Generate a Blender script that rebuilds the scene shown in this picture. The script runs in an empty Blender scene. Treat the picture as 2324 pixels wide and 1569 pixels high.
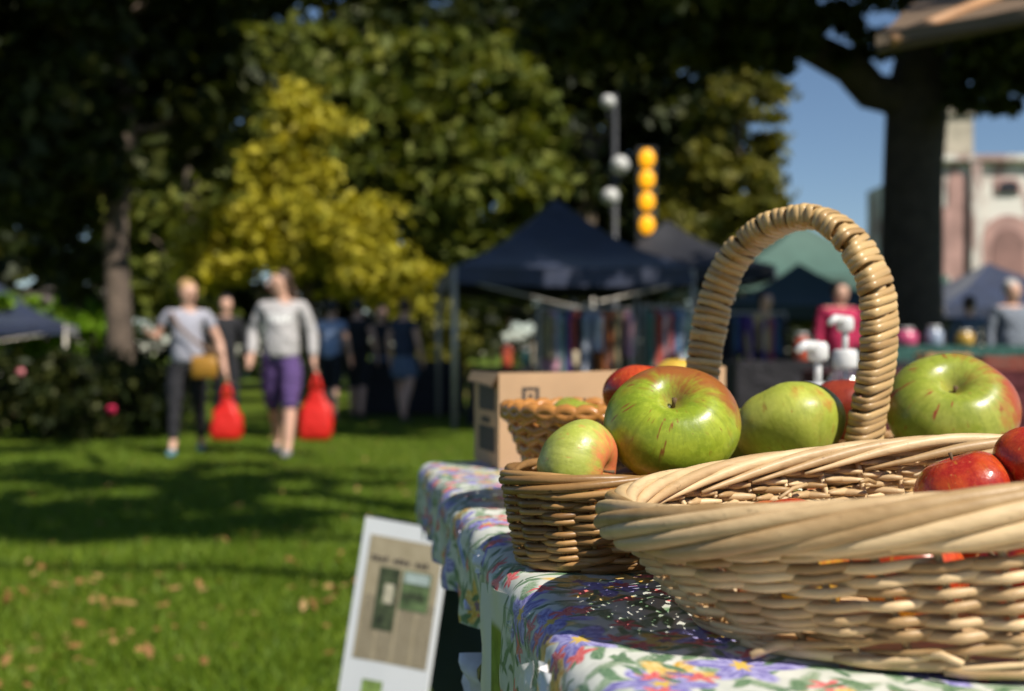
import bpy, math, random
import numpy as np
from mathutils import Vector, Matrix, noise
PI = math.pi
rnd = random.Random(7)

# ---------------------------------------------------------------- camera, sky, sun, exposure
F = 2582.0                 # focal length in photo pixels (photo 2324 px wide)
HZ = 800.0                 # horizon row
CZ = 0.93                  # camera height
scene = bpy.context.scene
cam_d = bpy.data.cameras.new('camera'); cam = bpy.data.objects.new('camera', cam_d)
scene.collection.objects.link(cam); scene.camera = cam
cam.location = (0, 0, CZ); cam.rotation_euler = (PI/2, 0, 0)
cam_d.sensor_width = 36.0; cam_d.lens = 40.0
cam_d.shift_y = (HZ-784.5)/2324.0
cam_d.clip_start = 0.05; cam_d.clip_end = 2000
cam_d.dof.use_dof = True; cam_d.dof.focus_distance = 0.77; cam_d.dof.aperture_fstop = 5.4

SUN = Vector((0.45, -0.48, 0.75)).normalized()
w = bpy.data.worlds.new('World'); scene.world = w; w.use_nodes = True
nt = w.node_tree
sky = nt.nodes.new('ShaderNodeTexSky'); sky.sky_type = 'NISHITA'; sky.sun_disc = False
sky.sun_elevation = math.asin(SUN.z); sky.sun_rotation = math.atan2(SUN.x, SUN.y)
sky.air_density = 1.0; sky.dust_density = 0.1; sky.ozone_density = 3.5
sky.altitude = 600
nt.links.new(sky.outputs[0], nt.nodes['Background'].inputs[0])
nt.nodes['Background'].inputs[1].default_value = 0.068
sd = bpy.data.lights.new('sun', 'SUN'); sd.energy = 4.8; sd.angle = math.radians(0.53); sd.color = (1.0, 0.93, 0.82)
so = bpy.data.objects.new('sun', sd); scene.collection.objects.link(so)
so.rotation_euler = SUN.to_track_quat('Z', 'Y').to_euler()
vs = scene.view_settings
vs.view_transform = 'Standard'; vs.look = 'None'; vs.exposure = 0.4; vs.gamma = 1.0; vs.use_curve_mapping = False
scene.cycles.use_denoising = True
scene.cycles.sample_clamp_indirect = 4.0
scene.cycles.max_bounces = 8; scene.cycles.transparent_max_bounces = 12

# ---------------------------------------------------------------- helpers
COL = scene.collection
def pt(x, y, d):
    return Vector(((x-1162)/F*d, d, CZ-(y-HZ)/F*d))
def onz(x, y, z=0.0):
    d = (CZ-z)*F/(y-HZ)
    return pt(x, y, d)

def tag(o, label=None, cat=None, group=None, kind=None):
    if label: o['label'] = label
    if cat: o['category'] = cat
    if group: o['group'] = group
    if kind: o['kind'] = kind
    return o
def thing(name, label, cat, loc=(0, 0, 0), group=None, rz=0.0):
    o = bpy.data.objects.new(name, None); COL.objects.link(o)
    o.location = loc; o.rotation_euler = (0, 0, rz); o.empty_display_size = 0.05
    return tag(o, label, cat, group)

class MB:
    def __init__(s): s.v = []; s.f = []
    def add(s, v, f):
        n = len(s.v); s.v += [tuple(p) for p in v]; s.f += [tuple(i+n for i in q) for q in f]
        return s
    def box(s, c, h, M=None):
        c = Vector(c); vs = []
        for sx in (-1, 1):
            for sy in (-1, 1):
                for sz in (-1, 1):
                    p = Vector((sx*h[0], sy*h[1], sz*h[2]))
                    if M is not None: p = M @ p
                    vs.append(c+p)
        return s.add(vs, [(0,1,3,2),(4,6,7,5),(0,4,5,1),(2,3,7,6),(0,2,6,4),(1,5,7,3)])
    def tube(s, pts, rad, sides=8, ell=None, closed=False, caps=True):
        pts = [Vector(p) for p in pts]; n = len(pts)
        if not hasattr(rad, '__len__'): rad = [rad]*n
        T = []
        for i in range(n):
            a = pts[i-1] if (i > 0 or closed) else pts[0]
            b = pts[(i+1) % n] if (i < n-1 or closed) else pts[-1]
            T.append((b-a).normalized() if (b-a).length > 1e-9 else Vector((0,0,1)))
        up = Vector((0,0,1)) if abs(T[0].z) < .9 else Vector((1,0,0))
        N = (up - T[0]*up.dot(T[0])).normalized()
        V = []
        for i in range(n):
            N = (N - T[i]*N.dot(T[i]))
            N = N.normalized() if N.length > 1e-6 else T[i].orthogonal().normalized()
            B = T[i].cross(N)
            for k in range(sides):
                a = 2*PI*k/sides
                e1, e2 = (1, 1) if ell is None else ell
                V.append(pts[i] + N*(math.cos(a)*rad[i]*e1) + B*(math.sin(a)*rad[i]*e2))
        Fc = []
        for i in range(n if closed else n-1):
            j = (i+1) % n
            for k in range(sides):
                l = (k+1) % sides
                Fc.append((i*sides+k, i*sides+l, j*sides+l, j*sides+k))
        if caps and not closed:
            Fc.append(tuple(reversed(range(sides)))); Fc.append(tuple((n-1)*sides+k for k in range(sides)))
        return s.add(V, Fc)
    def lathe(s, prof, c=(0,0,0), n=24, M=None):
        c = Vector(c); V = []
        for (r, z) in prof:
            for k in range(n):
                a = 2*PI*k/n
                p = Vector((r*math.cos(a), r*math.sin(a), z))
                if M is not None: p = M @ p
                V.append(c+p)
        Fc = []
        m = len(prof)
        for i in range(m-1):
            for k in range(n):
                l = (k+1) % n
                Fc.append((i*n+k, i*n+l, (i+1)*n+l, (i+1)*n+k))
        Fc.append(tuple(reversed(range(n)))); Fc.append(tuple((m-1)*n+k for k in range(n)))
        return s.add(V, Fc)
    def quad(s, a, b, c, d): return s.add([a, b, c, d], [(0,1,2,3)])
    def sph(s, c, r, n=12, m=8):
        r = (r, r, r) if not hasattr(r, '__len__') else r
        V = []; Fc = []
        for i in range(m+1):
            t = PI*i/m
            for k in range(n):
                a = 2*PI*k/n
                V.append((c[0]+r[0]*math.sin(t)*math.cos(a), c[1]+r[1]*math.sin(t)*math.sin(a), c[2]+r[2]*math.cos(t)))
        for i in range(m):
            for k in range(n):
                l = (k+1) % n
                Fc.append((i*n+k, (i+1)*n+k, (i+1)*n+l, i*n+l))
        return s.add(V, Fc)
    def build(s, name, mat, parent=None, smooth=True, world=True):
        me = bpy.data.meshes.new(name)
        off = parent_world(parent) if (parent is not None and world) else Vector((0,0,0))
        me.from_pydata([(p[0]-off.x, p[1]-off.y, p[2]-off.z) for p in s.v], [], s.f)
        if smooth: me.shade_smooth()
        me.materials.append(mat)
        o = bpy.data.objects.new(name, me); COL.objects.link(o)
        if parent is not None: o.parent = parent
        return o
def parent_world(p):
    v = Vector((0,0,0))
    while p is not None:
        v = v + Vector(p.location); p = p.parent
    return v
def copy_tree(o, parent=None):
    c = o.copy(); COL.objects.link(c); c.parent = parent
    for ch in o.children: copy_tree(ch, c)
    return c

# ---------------------------------------------------------------- materials
def newmat(name):
    m = bpy.data.materials.new(name); m.use_nodes = True
    return m, m.node_tree, m.node_tree.nodes['Principled BSDF']
class G:
    """small node-graph writer"""
    def __init__(s, nt): s.nt = nt
    def n(s, t, **kw):
        nd = s.nt.nodes.new(t)
        for k, v in kw.items(): setattr(nd, k, v)
        return nd
    def set(s, sock, v):
        if hasattr(v, 'links') or isinstance(v, bpy.types.NodeSocket): s.nt.links.new(v, sock)
        else: sock.default_value = v
    def math(s, op, a, b=0.0, c=0.0, clamp=False):
        nd = s.n('ShaderNodeMath', operation=op); nd.use_clamp = clamp
        s.set(nd.inputs[0], a); s.set(nd.inputs[1], b)
        if len(nd.inputs) > 2: s.set(nd.inputs[2], c)
        return nd.outputs[0]
    def vmath(s, op, a, b=(0,0,0)):
        nd = s.n('ShaderNodeVectorMath', operation=op); s.set(nd.inputs[0], a)
        if op == 'SCALE': s.set(nd.inputs['Scale'], b)
        else: s.set(nd.inputs[1], b)
        return nd.outputs['Value'] if op in ('LENGTH', 'DOT_PRODUCT', 'DISTANCE') else nd.outputs[0]
    def noise(s, vec, scale, detail=3, rough=.55, out=0, dist=0.0):
        nd = s.n('ShaderNodeTexNoise'); s.set(nd.inputs['Vector'], vec)
        nd.inputs['Scale'].default_value = scale; nd.inputs['Detail'].default_value = detail
        nd.inputs['Roughness'].default_value = rough; nd.inputs['Distortion'].default_value = dist
        return nd.outputs[out]
    def ramp(s, fac, stops, interp='LINEAR'):
        nd = s.n('ShaderNodeValToRGB'); nd.color_ramp.interpolation = interp
        el = nd.color_ramp.elements
        while len(el) < len(stops): el.new(0.5)
        for e, (p, c) in zip(el, stops):
            e.position = p; e.color = (*c, 1) if hasattr(c, '__len__') else (c, c, c, 1)
        s.set(nd.inputs[0], fac); return nd.outputs[0]
    def mix(s, fac, a, b, mode='MIX'):
        nd = s.n('ShaderNodeMix', data_type='RGBA', blend_type=mode)
        s.set(nd.inputs[0], fac)
        for i, v in ((6, a), (7, b)):
            if not isinstance(v, bpy.types.NodeSocket) and len(v) == 3: v = (*v, 1)
            s.set(nd.inputs[i], v)
        return nd.outputs[2]
    def sm(s, v, a, b):
        nd = s.n('ShaderNodeMapRange', interpolation_type='SMOOTHSTEP'); s.set(nd.inputs[0], v)
        nd.inputs[1].default_value = a; nd.inputs[2].default_value = b
        return nd.outputs[0]
    def bump(s, h, strength, dist):
        nd = s.n('ShaderNodeBump'); nd.inputs['Strength'].default_value = strength
        nd.inputs['Distance'].default_value = dist; s.set(nd.inputs['Height'], h)
        return nd.outputs[0]
    def xyz(s, v):
        nd = s.n('ShaderNodeSeparateXYZ'); s.set(nd.inputs[0], v); return nd.outputs
    def comb(s, x, y, z):
        nd = s.n('ShaderNodeCombineXYZ')
        for i, v in enumerate((x, y, z)): s.set(nd.inputs[i], v)
        return nd.outputs[0]
def mat(name, col, rough=.6, var=.18, vs=10, bump=0.0, bs=60, metal=0.0, spec=.5, coat=0.0, sheen=0.0, isl=0.0, bd=.002):
    m, nt, p = newmat(name); g = G(nt)
    tc = g.n('ShaderNodeTexCoord').outputs['Object']
    fac = g.noise(tc, vs, 4)
    a = tuple(c*(1-var) for c in col); b = tuple(min(1, c*(1+var)) for c in col)
    c = g.ramp(fac, [(.3, a), (.7, b)])
    if isl:
        r = g.n('ShaderNodeNewGeometry').outputs['Random Per Island']
        r2 = g.n('ShaderNodeObjectInfo').outputs['Random']
        rr = g.math('FRACT', g.math('ADD', r, r2))
        k = g.math('MULTIPLY_ADD', rr, 2*isl, 1-isl)
        c = g.mix(1.0, c, g.comb(k, k, k), 'MULTIPLY')
    nt.links.new(c, p.inputs['Base Color'])
    p.inputs['Roughness'].default_value = rough; p.inputs['Metallic'].default_value = metal
    p.inputs['Specular IOR Level'].default_value = spec; p.inputs['Coat Weight'].default_value = coat
    p.inputs['Sheen Weight'].default_value = sheen
    if bump:
        nt.links.new(g.bump(g.noise(tc, bs, 3), bump, bd), p.inputs['Normal'])
    return m
def leafmat(name, stops, trans=.35, rough=.55, spec=.25):
    m, nt, p = newmat(name); g = G(nt)
    r = g.n('ShaderNodeNewGeometry').outputs['Random Per Island']
    tc = g.n('ShaderNodeTexCoord').outputs['Object']
    f = g.math('ADD', g.math('MULTIPLY', r, .6), g.math('MULTIPLY', g.noise(tc, .7, 2), .4))
    c = g.ramp(f, stops)
    nt.links.new(c, p.inputs['Base Color']); p.inputs['Roughness'].default_value = rough
    p.inputs['Specular IOR Level'].default_value = spec
    tr = g.n('ShaderNodeBsdfTranslucent'); nt.links.new(g.mix(1, c, (1.3, 1.25, .5), 'MULTIPLY'), tr.inputs[0])
    mx = g.n('ShaderNodeMixShader'); mx.inputs[0].default_value = trans
    nt.links.new(p.outputs[0], mx.inputs[1]); nt.links.new(tr.outputs[0], mx.inputs[2])
    nt.links.new(mx.outputs[0], nt.nodes['Material Output'].inputs[0])
    return m
def willow(name, lo, hi, rough=.5, spot=.5, coat=0.0, dark=(.10,.05,.02)):
    m, nt, p = newmat(name); g = G(nt)
    tc = g.n('ShaderNodeTexCoord').outputs['Object']
    r = g.n('ShaderNodeNewGeometry').outputs['Random Per Island']; r2 = g.n('ShaderNodeObjectInfo').outputs['Random']
    rr = g.math('FRACT', g.math('ADD', r, r2))
    f = g.math('ADD', g.math('MULTIPLY', rr, .75), g.math('MULTIPLY', g.noise(tc, 45, 4, .6), .45))
    c = g.ramp(f, [(.15, lo), (.85, hi)])
    st = g.noise(g.vmath('MULTIPLY', tc, (60, 60, 420)), 1.0, 3)
    c = g.mix(g.math('MULTIPLY', g.sm(st, .5, .75), .28), c, tuple(x*.62 for x in lo))
    sp = g.sm(g.noise(tc, 170, 3, .6), .66, .74)
    c = g.mix(g.math('MULTIPLY', sp, spot), c, dark)
    nt.links.new(c, p.inputs['Base Color']); p.inputs['Roughness'].default_value = rough
    p.inputs['Coat Weight'].default_value = coat; p.inputs['Coat Roughness'].default_value = .18
    p.inputs['Specular IOR Level'].default_value = .4
    nt.links.new(g.bump(g.math('ADD', st, g.noise(tc, 300, 2)), .25, .0006), p.inputs['Normal'])
    return m

# ================================================================ GROUND
def ground_mat():
    m, nt, p = newmat('lawn'); g = G(nt)
    tc = g.n('ShaderNodeTexCoord').outputs['Object']
    a = g.ramp(g.noise(tc, 1.1, 4, .6), [(.32, (.08,.14,.008)), (.7, (.16,.215,.015))])
    b = g.ramp(g.noise(tc, 45, 4, .7), [(.3, .45), (.72, 1.2)])
    c = g.mix(1.0, a, b, 'MULTIPLY')
    c = g.mix(g.math('MULTIPLY', g.sm(g.noise(tc, .9, 5, .65), .55, .72), .6), c, (.20,.155,.05))
    nt.links.new(c, p.inputs['Base Color']); p.inputs['Roughness'].default_value = .9
    p.inputs['Specular IOR Level'].default_value = .15
    nt.links.new(g.bump(g.noise(tc, 60, 4, .7), .9, .04), p.inputs['Normal'])
    return m
gm = MB()
gm.quad((-300,-60,0), (300,-60,0), (300,600,0), (-300,600,0))
tag(gm.build('lawn_ground', ground_mat(), smooth=False), kind='structure')
def blades(name, n, region, hmin, hmax, wd, m, seed, label, cat):
    R = np.random.default_rng(seed)
    x, y = region(R, n)
    k = len(x); a = R.uniform(0, 2*PI, k); h = R.uniform(hmin, hmax, k); ww = wd*R.uniform(.6, 1.3, k)
    lx, ly = R.normal(0, .5, k)*h, R.normal(0, .5, k)*h
    V = np.zeros((k, 3, 3))
    V[:,0] = np.stack([x-np.cos(a)*ww, y-np.sin(a)*ww, np.full(k, 0)], 1)
    V[:,1] = np.stack([x+np.cos(a)*ww, y+np.sin(a)*ww, np.full(k, 0)], 1)
    V[:,2] = np.stack([x+lx, y+ly, h], 1)
    o = np_mesh(name, V.reshape(-1,3), 3, m)
    return tag(o, label, cat, kind='stuff')
def np_mesh(name, V, k, m, parent=None):
    me = bpy.data.meshes.new(name); n = len(V); nf = n//k
    if parent is not None:
        V = V - np.array(parent_world(parent))
    me.vertices.add(n); me.vertices.foreach_set('co', np.ascontiguousarray(V, dtype=np.float32).ravel())
    me.loops.add(n); me.loops.foreach_set('vertex_index', np.arange(n, dtype=np.int32))
    me.polygons.add(nf); me.polygons.foreach_set('loop_start', np.arange(0, n, k, dtype=np.int32))
    me.polygons.foreach_set('loop_total', np.full(nf, k, dtype=np.int32))
    me.update(calc_edges=True); me.validate()
    me.materials.append(m)
    o = bpy.data.objects.new(name, me); COL.objects.link(o)
    if parent is not None: o.parent = parent
    return o
grass_m = leafmat('grass_blade', [(.1,(.06,.115,.006)), (.5,(.12,.20,.012)), (.9,(.23,.30,.03))], .3)
def reg(R, n):
    d = 2.6*np.exp(R.uniform(0, math.log(15/2.6), n))
    return R.uniform(-.5, .5, n)*d, d
blades('grass', 170000, reg, .02, .055, .004, grass_m, 3, 'short green mown grass of the park lawn', 'grass')
litter_m = leafmat('leaf_litter', [(.1,(.22,.10,.03)), (.5,(.32,.17,.06)), (.9,(.40,.26,.10))], .2)
def litter():
    R = np.random.default_rng(11); V = []
    cl = [(225,1440,14),(145,1372,10),(380,1380,8),(45,1362,8),(735,1375,8),(770,1310,5),(610,1225,6),(20,1540,10),(75,1560,8),(575,1475,4),
          (150,1310,4),(500,1560,4),(330,1365,4),(690,1545,4),(860,1130,6),(900,1060,4),(120,1375,6),(200,1210,3),(700,1410,3),(255,1535,4)]
    for (x, y, n) in cl:
        c = onz(x, y)
        for i in range(n):
            q = np.array([c.x+R.normal(0,.09), c.y+R.normal(0,.16), .05+R.uniform(0,.02)])
            a = R.normal(0,1,3); a[2] *= .35; a /= np.linalg.norm(a); b = np.cross(a, [R.normal(0,.3),R.normal(0,.3),1]); b /= np.linalg.norm(b)
            s = R.uniform(.015,.03)
            V += [q-a*s, q-b*s*.6, q+a*s, q+b*s*.6]
    for i in range(420):
        d = R.uniform(2.8, 14); q = np.array([R.uniform(-.5,.05)*d, d, .05])
        a = R.normal(0,1,3); a[2] *= .3; a /= np.linalg.norm(a); b = np.cross(a, [0,0,1]); b /= np.linalg.norm(b); s = R.uniform(.012,.024)
        V += [q-a*s, q-b*s*.6, q+a*s, q+b*s*.6]
    tag(np_mesh('fallen_leaves', np.array(V), 4, litter_m), 'brown autumn leaves scattered over the sunny lawn', 'leaves', kind='stuff')
litter()

# ================================================================ TREES
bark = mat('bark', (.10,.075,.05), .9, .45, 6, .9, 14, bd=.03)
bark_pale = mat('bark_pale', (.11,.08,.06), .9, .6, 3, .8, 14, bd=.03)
def leafcloud(clumps, n, size, seed, sub=None, shell=.75):
    """clumps: (cx,cy,cz, rx,ry,rz, weight); leaves gather on sub-clumps inside each"""
    R = np.random.default_rng(seed); wts = np.array([c[6] if len(c) > 6 else c[3]*c[4]*c[5] for c in clumps]); wts = wts/wts.sum()
    out = []
    for c, wt in zip(clumps, wts):
        m = int(n*wt); ns = max(3, int(m/70))
        dr = R.normal(0, 1, (ns, 3)); dr /= np.linalg.norm(dr, axis=1)[:,None]
        rad = R.uniform(shell**3, 1, ns)**(1/3)
        sc = np.array(c[:3]) + dr*rad[:,None]*np.array(c[3:6])
        sr = (sub or .32*min(c[3:6]))*R.uniform(.6, 1.4, ns)
        idx = R.integers(0, ns, m)
        p = sc[idx] + R.normal(0, .55, (m, 3))*sr[idx][:,None]*np.array([1.15,1.15,.7])
        nrm = R.normal(0, 1, (m, 3)) + np.array([0, 0, .8]); nrm /= np.linalg.norm(nrm, axis=1)[:,None]
        t = np.cross(nrm, R.normal(0, 1, (m, 3))); t /= np.linalg.norm(t, axis=1)[:,None]
        b = np.cross(nrm, t); s = size*R.uniform(.6, 1.35, m)[:,None]
        V = np.stack([p-t*s, p-b*s*.55+nrm*s*.12, p+t*s, p+b*s*.55+nrm*s*.12], 1)
        out.append(V.reshape(-1, 3))
    return np.concatenate(out)
def limb(mb, a, b, r0, r1, wob=.15, n=6, seed=0):
    R = random.Random(seed); a = Vector(a); b = Vector(b); L = (b-a).length; P = []; rr = []
    for i in range(n+1):
        t = i/n; p = a.lerp(b, t)
        if 0 < i < n: p = p + Vector((R.uniform(-1,1), R.uniform(-1,1), R.uniform(-.4,.6)))*wob*L*.25
        P.append(p); rr.append(r0+(r1-r0)*t)
    mb.tube(P, rr, 10)
def tree(name, label, base, trunk, limbs, clumps, n, size, lm, seed, bm=bark, group=None, sub=None, cat='tree', shell=.75):
    t = thing(name, label, cat, base, group)
    mb = MB(); P = [Vector(p) for p, r in trunk]; mb.tube(P, [r for p, r in trunk], 14)
    mb.build('trunk', bm, t)
    for i, (a, b, r0, r1) in enumerate(limbs):
        m2 = MB(); limb(m2, a, b, r0, r1, .2, 7, seed*31+i); m2.build('limb', bm, t)
    np_mesh('crown', leafcloud(clumps, n, size, seed, sub, shell), 4, lm, t)
    return t
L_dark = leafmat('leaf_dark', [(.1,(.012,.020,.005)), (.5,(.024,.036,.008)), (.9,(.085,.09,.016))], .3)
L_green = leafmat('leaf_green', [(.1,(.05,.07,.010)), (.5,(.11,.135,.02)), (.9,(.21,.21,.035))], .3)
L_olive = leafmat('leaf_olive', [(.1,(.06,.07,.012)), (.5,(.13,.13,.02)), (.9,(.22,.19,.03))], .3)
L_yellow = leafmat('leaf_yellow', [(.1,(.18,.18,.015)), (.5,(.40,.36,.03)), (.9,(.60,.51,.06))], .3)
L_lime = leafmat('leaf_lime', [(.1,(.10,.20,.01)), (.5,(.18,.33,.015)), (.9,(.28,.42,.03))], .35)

def cl(x, y, d, rx, ry, rz, wt=None):
    p = pt(x, y, d); s = d/F
    t = (p.x, p.y, p.z, rx*s, ry, rz*s)
    return t+(wt,) if wt else t
def at(x, d, z=0.0): return Vector(((x-1162)/F*d, d, z))

# ---- tall tree on the left with the bare trunk showing
b = at(268, 17)
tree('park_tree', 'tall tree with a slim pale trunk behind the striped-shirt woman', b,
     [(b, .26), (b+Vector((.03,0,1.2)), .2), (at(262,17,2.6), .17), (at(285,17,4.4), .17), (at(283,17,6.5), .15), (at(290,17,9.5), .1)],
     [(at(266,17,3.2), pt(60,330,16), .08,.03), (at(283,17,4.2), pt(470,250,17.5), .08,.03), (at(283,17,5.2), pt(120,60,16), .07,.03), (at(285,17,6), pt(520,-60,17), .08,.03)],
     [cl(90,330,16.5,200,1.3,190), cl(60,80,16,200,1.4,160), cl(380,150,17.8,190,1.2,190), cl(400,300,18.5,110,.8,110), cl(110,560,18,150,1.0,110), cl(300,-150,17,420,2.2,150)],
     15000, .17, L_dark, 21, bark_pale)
# ---- yellow tree
b = at(700, 21)
tree('yellow_tree', 'bushy tree with bright yellow autumn leaves behind the two women', b,
     [(b, .16), (at(705,21,1.2), .12), (at(690,21,3.2), .08), (at(650,21,5), .03)],
     [(at(703,21,1.3), pt(500,560,20.6), .07,.02), (at(703,21,1.4), pt(890,600,20.6), .07,.02), (at(695,21,2), pt(620,420,20.8), .06,.02)],
     [cl(540,570,20.6,110,.7,85), cl(480,600,20.6,60,.6,60), cl(600,480,20.4,90,.6,60), cl(700,545,20.2,140,.8,90), cl(860,620,20.4,120,.7,80), cl(840,520,20.8,80,.6,60), cl(640,360,21,75,.6,70), cl(720,330,21,70,.6,80), cl(660,270,21.2,55,.5,70), cl(690,440,21,90,.7,70), cl(500,520,21,60,.5,45), cl(920,650,20.6,60,.5,50)],
     13000, .11, L_yellow, 22, sub=.28, shell=.4)
# ---- green trees of the middle
b = at(1000, 27)
tree('park_tree', 'broad leafy green tree rising behind the yellow tree', b,
     [(b, .35), (at(1000,27,3), .28), (at(1010,27,7), .15)], [(at(1000,27,2.5), pt(800,350,26.5), .1,.03), (at(1000,27,3), pt(1150,400,26.5), .1,.03)],
     [cl(900,330,26.5,190,1.6,170), cl(1080,420,26,170,1.5,160), cl(1030,220,27,190,1.6,140), cl(800,200,27.5,150,1.4,130), cl(1160,300,27,120,1.2,130), cl(960,560,26.4,220,1.5,120), cl(1090,590,26.8,150,1.2,90)],
     17000, .20, L_green, 23)
b = at(430, 26)
tree('park_tree', 'shaded green tree between the pale trunk and the yellow tree', b,
     [(b, .3), (at(430,26,3), .22), (at(440,26,7), .12)], [(at(430,26,2.5), pt(330,520,25.5), .08,.03)],
     [cl(420,660,24.5,110,1,110), cl(350,450,27,170,1.5,150), cl(560,200,27,170,1.5,160), cl(520,420,27,100,1,120)],
     9000, .18, L_green, 24)
b = at(1330, 31)
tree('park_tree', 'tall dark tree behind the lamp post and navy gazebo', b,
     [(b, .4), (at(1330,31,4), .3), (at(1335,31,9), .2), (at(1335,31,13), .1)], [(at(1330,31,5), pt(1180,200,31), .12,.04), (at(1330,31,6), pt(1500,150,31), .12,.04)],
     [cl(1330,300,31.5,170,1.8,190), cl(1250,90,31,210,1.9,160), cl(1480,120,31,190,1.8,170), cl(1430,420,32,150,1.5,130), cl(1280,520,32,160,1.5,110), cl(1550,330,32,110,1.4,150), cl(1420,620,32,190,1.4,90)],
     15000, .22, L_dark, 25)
b = at(1660, 29)
tree('park_tree', 'olive and gold tinged tree beside the patch of blue sky', b,
     [(b, .25), (at(1660,29,3), .2), (at(1680,29,8), .1)], [(at(1660,29,3), pt(1560,420,28.5), .08,.03), (at(1665,29,4), pt(1740,300,28.5), .07,.03)],
     [cl(1690,280,28.5,85,.9,130), cl(1660,470,28,120,1.2,110), cl(1720,200,29,60,.8,60), cl(1560,560,28.2,110,1.1,90), cl(1740,560,28,70,.9,70), cl(1600,400,29,80,1,80)],
     8500, .17, L_olive, 26)
# ---- backdrop trees closing the view
for i, (x, d, r, lab) in enumerate([(-140, 36, 300, 'far dark tree at the left end of the park tree line'), (230, 38, 300, 'far dark tree behind the slim pale trunk'),
                                 (640, 40, 300, 'far dark tree seen above the yellow tree'), (1010, 42, 280, 'far dark tree seen above the broad green tree'), (1400, 42, 270, 'far dark tree behind the amber discs')]):
    b = at(x, d)
    tree('park_tree', lab, b, [(b, .5), (at(x,d,4), .4), (at(x+15,d,12), .2)], [(at(x,d,5), pt(x-150,300,d), .15,.05), (at(x,d,6), pt(x+150,250,d), .15,.05)],
         [cl(x,560,d,r*.85,2.5,190), cl(x,270,d,r,3,230), cl(x+40,0,d,r,3,200), cl(x-30,-200,d,r*.8,3,160)], 8000, .36, L_dark, 40+i, group='far tree line')
# ---- big tree at the right
b = at(2068, 15)
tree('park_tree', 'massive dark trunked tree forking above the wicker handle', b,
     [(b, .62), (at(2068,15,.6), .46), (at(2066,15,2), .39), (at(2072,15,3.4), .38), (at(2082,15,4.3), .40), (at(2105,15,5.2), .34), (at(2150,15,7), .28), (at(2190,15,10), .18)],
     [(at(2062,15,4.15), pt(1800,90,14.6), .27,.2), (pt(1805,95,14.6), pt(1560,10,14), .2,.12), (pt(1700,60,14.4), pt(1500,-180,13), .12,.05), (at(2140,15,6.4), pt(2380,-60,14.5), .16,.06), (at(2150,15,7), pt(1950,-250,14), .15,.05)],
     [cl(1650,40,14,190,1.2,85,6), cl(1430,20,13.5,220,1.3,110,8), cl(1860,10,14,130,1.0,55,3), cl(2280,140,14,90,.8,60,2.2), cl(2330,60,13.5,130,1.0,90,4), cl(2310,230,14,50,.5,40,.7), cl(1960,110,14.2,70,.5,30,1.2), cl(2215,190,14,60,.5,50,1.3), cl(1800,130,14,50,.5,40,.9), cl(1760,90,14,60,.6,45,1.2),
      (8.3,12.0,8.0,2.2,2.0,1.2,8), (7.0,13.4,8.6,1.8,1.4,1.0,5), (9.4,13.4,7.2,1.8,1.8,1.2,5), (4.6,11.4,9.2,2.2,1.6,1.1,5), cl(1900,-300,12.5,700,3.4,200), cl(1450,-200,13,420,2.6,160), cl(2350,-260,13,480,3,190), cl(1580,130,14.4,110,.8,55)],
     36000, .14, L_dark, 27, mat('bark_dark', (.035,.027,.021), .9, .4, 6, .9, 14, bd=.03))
# ---- crowns whose shade falls on the lawn: park trees standing beside and behind the camera
shade_clumps = []
_r = random.Random(31)
def shade(gx, gy, r, wt=None):
    z = _r.uniform(7.4, 9.0); k = z/SUN.z
    shade_clumps.append((gx+SUN.x*k, gy+SUN.y*k, z, r, r*.75, r*.35, wt or r*r))
for _ in range(42):      # broken shade over the left of the lawn
    y = _r.uniform(5.6, 9.4); shade(_r.uniform(-.47, -.17)*y-.2, y, _r.uniform(.28, .55))
for _ in range(18): y = _r.uniform(12.6, 15.0); shade(_r.uniform(-.46, -.02)*y, y, _r.uniform(.5, .9))
for _ in range(3): y = _r.uniform(10.0, 12); shade(_r.uniform(-.46, -.38)*y, y, _r.uniform(.3, .6))
for _ in range(5): y = _r.uniform(6.5, 9.0); shade(_r.uniform(-.20, -.12)*y, y, _r.uniform(.15, .3))
tree('park_tree', 'big park tree standing right of the camera whose branches dapple the lawn', (4.6,1.2,0),
     [((4.6,1.2,0), .38), ((4.5,1.3,3), .3), ((4.2,1.6,6), .22), ((3.6,2.2,8), .12)],
     [((4.3,1.5,5), (1.6,-.2,7.9), .1,.03), ((4.2,1.6,5.6), (1.0,1.5,8), .1,.03), ((4.1,1.7,6), (.2,3.0,8.2), .1,.03), ((4.0,1.8,6.5), (-.5,6.2,8.6), .1,.03)],
     shade_clumps,
     40000, .13, L_dark, 28, shell=.1)
tree('park_tree', 'unseen park tree left of the lawn, its high crown added to shade the background', (-8.0,11.5,0),
     [((-8,11.5,0), .45), ((-8,11.5,4), .36), ((-7.5,11.5,8), .25), ((-7,11.5,11), .12)],
     [((-7.8,11.5,6), (-4.5,12.5,9), .16,.05), ((-7.6,11.5,7), (-6,9.5,9.5), .14,.05), ((-7.8,11.5,6), (-9.5,13,9), .14,.05)],
     [(-4.3,12.4,9.2,2.4,1.9,1.2), (-7,11,9.6,2.4,2.2,1.4), (-6,9.5,9.2,2.0,1.6,1.0), (-9,13,9.5,2.2,2.2,1.2)],
     11000, .16, L_dark, 29)  # crown stays out of view; added to darken the upper-left trees

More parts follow.
